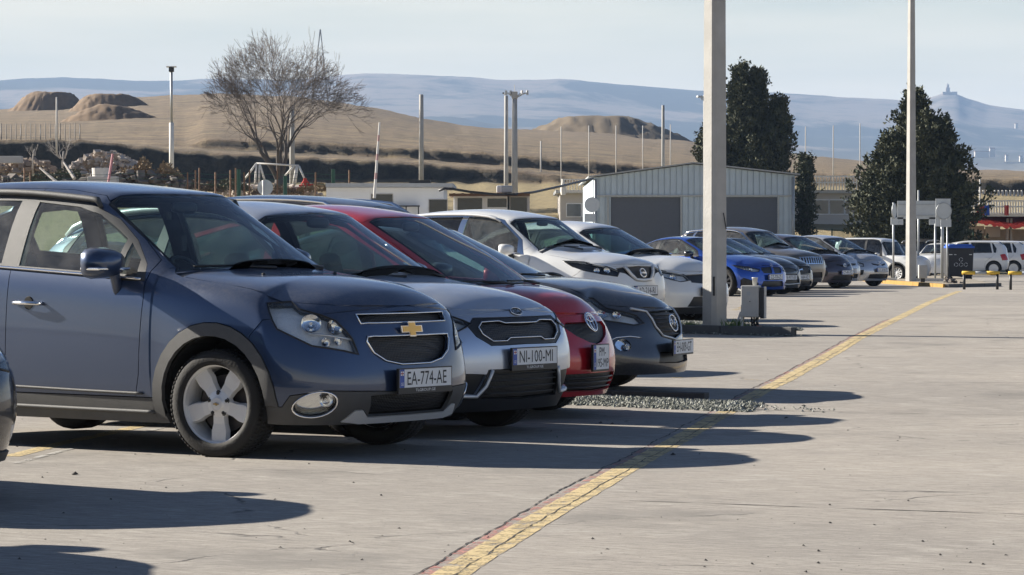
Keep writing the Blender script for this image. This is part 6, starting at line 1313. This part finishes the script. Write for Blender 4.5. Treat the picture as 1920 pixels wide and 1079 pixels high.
# lamp posts
lp = empty('street_lamp', at(322, 322, 190), label='slim white lamp post with small square head left of the bare tree', cat='lamp'); h = (322 - 132) * 190 / FOC
MB().tube([(0, 0, -1), (0, 0, h * .48)], .15, 10).build('lower_shaft', M['white_paint'], lp, True); MB().tube([(0, 0, h * .48), (0, 0, h)], .085, 10).build('upper_shaft', M['galv'], lp, True); MB().box((0, 0, h + .05), (.32, .3, .34), bev=.03).build('lamp_head', M['black_metal'], lp); MB().box((0, 0, h + .2), (.62, .3, .08)).build('lamp_wing', M['white_paint'], lp)
for px, w, top, nm, lab in ((949, .22, 180, 'post', 'grey mast with a camera beside the floodlight mast'), (965, .30, 182, 'mast', 'floodlight mast with four lamps on arms')):
    e = empty('light_mast', at(px, 362, 150), label=lab, cat='mast'); h = (362 - top) * 150 / FOC; MB().tube([(0, 0, -2), (0, 0, h)], [w / 2 * 1.15, w / 2 * .85], 9).build('shaft', M['pole_concrete'], e, True)
    if nm == 'post': MB().box((-.05, 0, h + .08), (.12, .2, .10), bev=.02).build('camera', M['white_plastic'], e); MB().box((-.14, 0, h + .12), (.08, .1, .08)).build('camera_hood', M['black_metal'], e)
    else:
        MB().box((0, 0, h + .08), (.3, .3, .35), bev=.04).build('mast_head', M['pole_concrete'], e); MB().tube([(0, 0, h + .2), (-.01, 0, h + .6)], .02, 5).build('lightning_rod', M['galv'], e)
        for a in (-.42, -.2, .36, .62): m = MB(); m.tube([(0, 0, h - .1), (a * .8, 0, h + .18), (a, 0, h + .18)], .03, 5); m.build('arm', M['galv'], e); MB().box((a * 1.02, -.05, h + .2), (.10, .16, .22), .2 * (1 if a > 0 else -1), bev=.015).build('floodlight', M['white_plastic' if a in (.36,) else 'galv'], e)
fl = at(1308, 183, 180); o = MB().box((0, 0, 0), (.3, .3, .12), .3, bev=.02).box((.15, 0, -.1), (.1, .2, .2)).build('floodlight', M['galv']); 
e = empty('light_mast', at(1322, 350, 180), label='floodlight peeping out left of the concrete pole', cat='mast'); MB().tube([(0, 0, -2), (0, 0, 5.5)], .12, 8).build('shaft', M['pole_concrete'], e); o.parent = e; o.location = (-.35, 0, 5.4); MB().tube([(0, 0, 5.4), (-.4, 0, 5.4)], .04, 5).build('arm', M['galv'], e)
# pylon
py = empty('pylon', at(601, 250, 560), label='lattice power pylon showing through the bare tree', cat='pylon'); H_ = (250 - 56) * 560 / FOC; m = MB()
lv = [(0, 1.9), (5, 1.5), (9, 1.1), (12.5, .7), (15, .5), (H_, .06)]
for (a, ra_), (b, rb_) in zip(lv[:-1], lv[1:]):
    for k in range(4):
        c0 = ((-1) ** (k // 2), (-1) ** ((k + 1) // 2)); c1 = ((-1) ** ((k + 1) // 2), (-1) ** ((k + 2) // 2)); m.tube([(c0[0] * ra_, c0[1] * ra_, a), (c0[0] * rb_, c0[1] * rb_, b)], .07, 4); m.tube([(c0[0] * ra_, c0[1] * ra_, a), (c1[0] * rb_, c1[1] * rb_, b)], .045, 4); m.tube([(c1[0] * ra_, c1[1] * ra_, a), (c0[0] * rb_, c0[1] * rb_, b)], .045, 4)
m.build('lattice', M['galv'], py)
for z, w in ((12.5, 1.9), (15, 1.6), (9.5, 2.4)): m = MB(); m.tube([(-w * .3, 0, z), (w, 0, z)], .07, 4); m.tube([(0, 0, z + .8), (w, 0, z)], .05, 4); m.build('cross_arm', M['galv'], py)
# playground frame, signs and clutter at the left
pg = empty('swing_frame', at(510, 352, 150), label='white tubular swing frame behind the bare tree trunk', cat='swing'); q = 150 / FOC; mm = lambda px, py_: ((px - 510) * q, (352 - py_) * q)
for pts in (((458, 338), (481, 307)), ((478, 350), (481, 307)), ((485, 350), (487, 307)), ((487, 307), (497, 340)), ((535, 330), (551, 312)), ((553, 352), (558, 312)), ((549, 352), (556, 312)), ((561, 312), (573, 340))):
    MB().tube([(mm(*pts[0])[0], .0, mm(*pts[0])[1]), (mm(*pts[1])[0], 0, mm(*pts[1])[1])], .05, 7).build('leg', M['white_paint'], pg, True)
MB().tube([(mm(481, 307)[0], 0, mm(481, 307)[1]), (mm(561, 311)[0], 0, mm(561, 311)[1])], .045, 7).build('top_bar', M['white_paint'], pg, True)
e = empty('road_sign', at(494, 372, 70), label='round grey sign seen from behind, above the silver-blue crossover', cat='sign'); MB().tube([(0, 0, -1.6), (0, 0, .42)], .03, 8).build('sign_post', M['white_paint'], e, True); m = MB(); m.lathe([(.001, .05), (.18, .05), (.185, .04), (.001, .035)], 30, 'y', c=(.04, 0, .25)); m.build('sign_plate', M['sign_back'], e)
e = empty('road_sign', at(1112, 420, 110), label='round sign on a slim post at the left corner of the hangar', cat='sign'); MB().tube([(0, 0, -1.6), (0, 0, 1.0)], .035, 8).build('sign_post', M['galv'], e, True); m = MB(); m.lathe([(.001, -.04), (.28, -.04), (.28, -.02), (.001, -.02)], 30, 'y', c=(-.04, 0, .7)); m.build('sign_plate', M['sign_back'], e); MB().box((-.12, -.03, .22), (.4, .02, .3)).build('lower_plate', M['sign_back'], e)
for px, yt, yb, lab in ((448, 318, 370, 'thick green gate post left of the swing frame'), (625, 318, 345, 'green fence post right of the red climbing frame'), (535, 330, 362, 'green post in front of the tree trunk')):
    p = at(px, yb, 140); o = MB().box((0, 0, (yb - yt) * 140 / FOC / 2 - .4), (.17, .12, (yb - yt) * 140 / FOC + .8), bev=.02).build('fence_post', M['green_metal']); o.location = p; tag(o, lab, 'post')
fn_ = empty('wire_fence', at(300, 352, 138), label='sagging dark wire fence with wooden stakes across the rubble', cat='fence'); q = 138 / FOC
for k, px in enumerate((352, 367, 374, 404, 432, 442, 458, 468, 520, 592, 655, 46, 57)): MB().box(((px - 300) * q, 0, .15), (.06, .06, 1.1 + .2 * (k % 3)), .2 * k).build('stake', M['brown_wood'], fn_)
for z in (.62, .4, .15): MB().tube([((px - 300) * q, 0, z + .04 * math.sin(px)) for px in range(0, 680, 20)], .012, 4).build('wire', M['green_metal'], fn_)
o = MB().tube([(-.3, 0, 0), (.0, 0, .55), (.35, 0, .1)], .05, 5).tube([(.0, 0, .55), (.02, 0, 0)], .09, 5).tube([(-.3, 0, .2), (.4, 0, .25)], .04, 5).build('climbing_frame', M['red_awning']); o.location = at(572, 356, 146); tag(o, 'small red climbing frame right of the swing frame', 'playset')
# ============================================================ VEGETATION AND RUBBLE
simple('bark', (.10, .085, .075), .95, var=.35, scale=4, bump=.6, bscale=20); simple('twig', (.125, .105, .095), .95, var=.3); simple('dry_twig', (.40, .37, .34), .95); 
t = NT('needles'); v = t.coord(); n = t.noise(v, 1.2, 5, .7); n2 = t.noise(v, 9, 3, .6); c = t.mix(t.ramp(n, [(.35, 0), (.65, 1)]), (.032, .044, .022), (.075, .082, .038)); c = t.mix(t.ramp(n2, [(.5, 0), (.7, .6)]), c, (.095, .08, .045)); t.col(c); t.p(Roughness=.8)
def bare_tree(name, base, H, W, lab, seed=2, stems=5, r0=.34, mats=('bark', 'twig'), lean=(0, 0), lv=7, dense=1.0, rmin=.0, fork=.7, sq=1.0):
    rnd = random.Random(seed); big = MB(); tw = MB(); e = empty(name, base, label=lab, cat='tree')
    def grow(p, d, L, r, k):
        pts = [p]; q = p.copy(); dd = d.copy(); n = 3
        for i in range(n):
            dd = (dd + Vector((rnd.gauss(0, .13), rnd.gauss(0, .13), rnd.gauss(0.02, .09)))).normalized(); q = q + dd * L / n; pts.append(q.copy())
        rs = [max(r * (1 - .38 * i / n), rmin) for i in range(n + 1)]
        (big if k < 3 else tw).tube([tuple(x) for x in pts], rs, 6 if k < 2 else (4 if k < 4 else 3), cap=False)
        if k >= lv or r < .004: return
        nc = 2 if rnd.random() < .55 else 3
        for c in range(nc):
            ax = dd.orthogonal().normalized(); ax.rotate(Matrix.Rotation(rnd.random() * 6.283, 3, dd)); ang = rnd.uniform(.28, .75) * (1.0 if c else .6); nd = dd.copy(); nd.rotate(Matrix.Rotation(ang, 3, ax))
            out = Vector((q.x, q.y, 0)); out = out.normalized() if out.length > .3 else Vector((0, 0, 0)); nd = (nd + out * .16 + Vector((0, 0, .10 if k < 4 else .02))).normalized()
            grow(q, nd, L * rnd.uniform(.66, .90), rs[-1] * (.82 if c == 0 else .62), k + 1)
        if k >= 2:
            for pt in pts[1:-1]:
                if rnd.random() < .75 * dense:
                    nd = (dd + Vector((rnd.gauss(0, .7), rnd.gauss(0, .7), rnd.gauss(.15, .5)))).normalized(); grow(pt, nd, L * .6, r * .4, max(k + 2, lv - 2))
    big.tube([(0, 0, -.6), (0, 0, .5), (.05, 0, fork + .4)], [r0 * 1.4, r0 * 1.1, r0 * .9], 9)
    for s in range(stems):
        a = 2 * math.pi * s / stems + rnd.uniform(-.3, .3); til = rnd.uniform(.25, .70) * W if s else .1
        d = Vector((math.cos(a) * til, math.sin(a) * til * .8, 1)).normalized(); grow(Vector((.16 * math.cos(a), .16 * math.sin(a), fork)), d, H * .25, r0 * rnd.uniform(.42, .6), 1)
    zs = [v[2] for v in tw.V]; k = H / max(zs)
    sx = k * sq
    for mbx in (big, tw): mbx.V = [(x * sx, y * sx, z * k) for x, y, z in mbx.V]
    big.build('trunk', M[mats[0]], e, True); o = tw.build('crown', M[mats[1]], e, True); return e
bare_tree('bare_tree', at(524, 384, 205), 12.4, 1.1, 'large leafless tree with wide spreading crown of bare branches', seed=31, stems=7, sq=.76, r0=.6, lv=8, dense=.85, rmin=.012, fork=2.1)
def conifer(base, H, Wd, lab, seed=1, tops=((0, 0, 1.0),), nb=190, shape=None, clump=.23, mat='needles'):
    rnd = random.Random(seed); e = empty('conifer', base, label=lab, cat='tree', group='dark conifers behind the hangar'); m = MB(); tr = MB()
    tr.tube([(0, 0, -.5), (0, 0, H * .45), (0, 0, H * .9)], [.28, .18, .04], 8); shape = shape or (lambda f: (1 - f) ** .62 * (1 if f > .12 else .75 + 2 * f))
    V = []; Fc = []
    for (tx, ty, th) in tops:
        k = int(nb * th)
        for b in range(k):
            f = (b + rnd.random()) / k; f = f ** .9; zb = H * th * (.04 + .94 * f); az = rnd.random() * 6.283; Rr = Wd / 2 * shape(f) * rnd.uniform(.50, 1.30) * (.8 + .35 * math.sin(az * 2 + seed + f * 3)) * (1 if len(tops) == 1 else .85)
            Rr = max(Rr, .25); up = rnd.uniform(.45, 1.0); d = Vector((math.cos(az), math.sin(az), up)).normalized(); st = Vector((tx * min(1, f * 1.5), ty, zb - up * Rr * .6)); tip = st + d * Rr * 1.1
            if rnd.random() < .3: tr.tube([tuple(st), tuple(st.lerp(tip, .8))], [.045, .012], 4)
            nc = max(5, int(Rr * 10))
            for c in range(nc):
                t = .25 + .8 * (c + rnd.random()) / nc; sp = .30 * clump / .34 * (1.15 - .55 * t) * (1 + Rr * .22); p = st.lerp(tip, t) + Vector((rnd.gauss(0, sp), rnd.gauss(0, sp), rnd.gauss(0, sp * .8)))
                for q in range(12):
                    dd = (d * .7 + Vector((rnd.gauss(0, .6), rnd.gauss(0, .6), rnd.gauss(.35, .55)))).normalized(); L = clump * rnd.uniform(.5, 1.15); w = L * .26; s_ = dd.orthogonal().normalized(); s_.rotate(Matrix.Rotation(rnd.random() * 6.283, 3, dd)); o = p + Vector((rnd.gauss(0, .07), rnd.gauss(0, .07), rnd.gauss(0, .07))); n0 = len(V)
                    V += [tuple(o), tuple(o + dd * L * .5 + s_ * w), tuple(o + dd * L), tuple(o + dd * L * .5 - s_ * w)]; Fc.append((n0, n0 + 1, n0 + 2, n0 + 3))
    tr.build('trunk', M['bark'], e, True); obj('crown', V, Fc, M[mat], e); return e
conifer(at(1405, 430, 190), 10.6, 7.6, 'tall dark conifer with several tops rising behind the hangar and concrete pole', 3, ((-.55, 0, 1.0), (.6, .2, .97), (-2.4, 0, .66), (1.9, .3, .80)), 300, lambda f: (1 - f) ** .5 * .8)
conifer(at(1510, 452, 172), 5.0, 1.7, 'slim low conifer at the right corner of the hangar', 5, ((0, 0, 1),), 130, clump=.2)
conifer(at(1714, 484, 148), 8.35, 7.4, 'broad dark conifer behind the traffic signs and slender lamp pole', 8, ((0, 0, 1.0), (1.25, .1, .82), (-1.2, .2, .72)), 330, lambda f: (1 - f) ** .55 * (.92 if f > .15 else .8))
# dry shrubs
bare_tree('dry_bush', at(118, 322, 150), 1.75, 1.6, 'grey leafless bush above the rubble', 21, 7, .05, ('dry_twig', 'dry_twig'), lv=5); bare_tree('dry_bush', at(62, 312, 151), 1.2, 1.3, 'smaller grey leafless bush at the far left of the rubble', 23, 5, .045, ('dry_twig', 'dry_twig'), lv=5)
def scrub(px, py, w, h, lab, col, seed, Y=146, n=900):
    rnd = random.Random(seed); m = MB(); p = at(px, py, Y); V = []; Fc = []
    for _ in range(n):
        a = rnd.uniform(-1, 1); b = rnd.uniform(-1, 1); k = max(0, 1 - a * a) ** .6; z = rnd.random() ** .7 * h * k * (.7 + .5 * mn.noise(Vector((a * 3 + seed, b, 0)))); x = a * w / 2; y = b * .8
        d = Vector((rnd.gauss(0, .6), rnd.gauss(0, .6), .7)).normalized(); L = rnd.uniform(.08, .2); s_ = d.orthogonal().normalized() * L * .28; o = Vector((x, y, z)); n0 = len(V); V += [tuple(o), tuple(o + d * L * .5 + s_), tuple(o + d * L), tuple(o + d * L * .5 - s_)]; Fc.append((n0, n0 + 1, n0 + 2, n0 + 3))
    o = obj('shrub', V, Fc, simple(col[0], col[1], .9, var=.5, scale=5)); o.location = p; return tag(o, lab, 'shrub', 'dry shrubs on the left bank')
scrub(280, 350, 3.6, 1.5, 'large brown dry shrub right of the rubble heap', ('dry_leaf', (.22, .16, .09)), 1, n=2600); scrub(110, 345, 3.4, .8, 'low olive scrub below the grey bush', ('olive_leaf', (.09, .085, .05)), 2, n=1400)
scrub(370, 362, 2.6, .6, 'low brown scrub right of the white lamp post', ('dry_leaf2', (.16, .12, .08)), 4, n=1000); scrub(430, 360, 2.0, .7, 'low dark scrub left of the green gate post', ('olive_leaf', (.09, .085, .05)), 6, n=900); scrub(600, 362, 2.4, .5, 'low dry weeds beside the white building', ('dry_leaf', (.22, .16, .09)), 7, n=800); scrub(520, 366, 2.4, .5, 'dry weeds round the foot of the bare tree', ('dry_leaf2', (.16, .12, .08)), 9, n=800)
# rubble heaps
def rubble(px0, px1, ytop, ybot, Y, n, lab, cols, seed, rm=.16):
    rnd = random.Random(seed); q = Y / FOC; m = MB()
    for _ in range(n):
        u = rnd.random(); k = max(.15, math.sin(math.pi * min(max(u, .03), .97)) ** .5); z = rnd.random() * (ybot - ytop) * q * k; x = (lerp_(px0, px1, u) - 960) * q; y = Y + rnd.uniform(-.8, 1.4) + z * .5; r = rm * rnd.uniform(.35, 1.2); Rm = Matrix.Rotation(rnd.random() * 6, 3, 'Z') @ Matrix.Rotation(rnd.random() * 3, 3, 'X'); dx, dy, dz = r * rnd.uniform(.6, 1.6), r * rnd.uniform(.5, 1), r * rnd.uniform(.25, .8)
        P = [Rm @ Vector((a * dx, b * dy, c * dz)) * rnd.uniform(.8, 1.1) + Vector((x, y, EYE + (HOR - ybot) * q + z)) for a in (-1, 1) for b in (-1, 1) for c in (-1, 1)]
        m.add([tuple(p) for p in P], [(0, 1, 3, 2), (4, 6, 7, 5), (0, 4, 5, 1), (2, 3, 7, 6), (0, 2, 6, 4), (1, 5, 7, 3)])
    return tag(m.build('rubble_heap', simple(cols[0], cols[1], .95, var=.45, scale=1.8, bump=.5)), lab, 'rubble', kind='stuff')
rubble(130, 262, 284, 330, 150, 420, 'pale stone rubble heap behind the dark blue car roof', ('rubble_pale', (.46, .40, .35)), 1); rubble(-20, 110, 298, 335, 152, 260, 'brownish rubble heap at the left edge', ('rubble_brown', (.30, .24, .19)), 2); rubble(150, 350, 322, 352, 145, 260, 'mixed debris along the foot of the bank', ('rubble_dark', (.15, .13, .115)), 3, .2)
rubble(400, 600, 345, 368, 147, 240, 'scattered debris under the swing frame', ('rubble_pale', (.46, .40, .35)), 5, .12); rubble(-20, 150, 330, 352, 146, 160, 'dark debris in front of the brown rubble', ('rubble_dark', (.15, .13, .115)), 6, .22)
rubble(1778, 1800, 524, 536, 92, 60, 'small pile of dark rubbish at the tip of the yellow-kerbed island', ('rubble_dark', (.15, .13, .115)), 8, .08)
e = empty('concrete_tank', at(190, 345, 143), label='round pale concrete ring and blocks in front of the rubble', cat='tank'); m = MB(); m.lathe([(.42, .3), (.45, .75), (.35, .75), (.33, .3)], 20, 'z'); m.build('ring', M['white_stone'], e); MB().box((.1, 0, .1), (1.4, .8, .5), bev=.03).build('block', M['grey_wall'], e)
for i, (x, y0, w, h, lab) in enumerate(((20, 300, 1.2, .35, 'long weathered grey block lying on the left rubble'), (226, 338, 1.6, .55, 'dark open-sided concrete box below the pale rubble'))):
    o = MB().box((0, 0, 0), (w, .5, h), bev=.03).build('concrete_block', M['grey_wall' if i == 0 else 'kerb_stone']); o.location = at(x, y0, 147); tag(o, lab, 'block')
for i, (a, b, lab) in enumerate((((75, 315), (110, 345), 'bleached log leaning down the left rubble'), ((120, 305), (140, 335), 'shorter bleached log below the grey bush'))): A_3, B_3 = Vector(at(*a, 144)), Vector(at(*b, 143)); o = MB().tube([(0, 0, 0), tuple(B_3 - A_3)], [.05, .09], 6).build('log', M['dry_twig']); o.location = A_3; tag(o, lab, 'log')
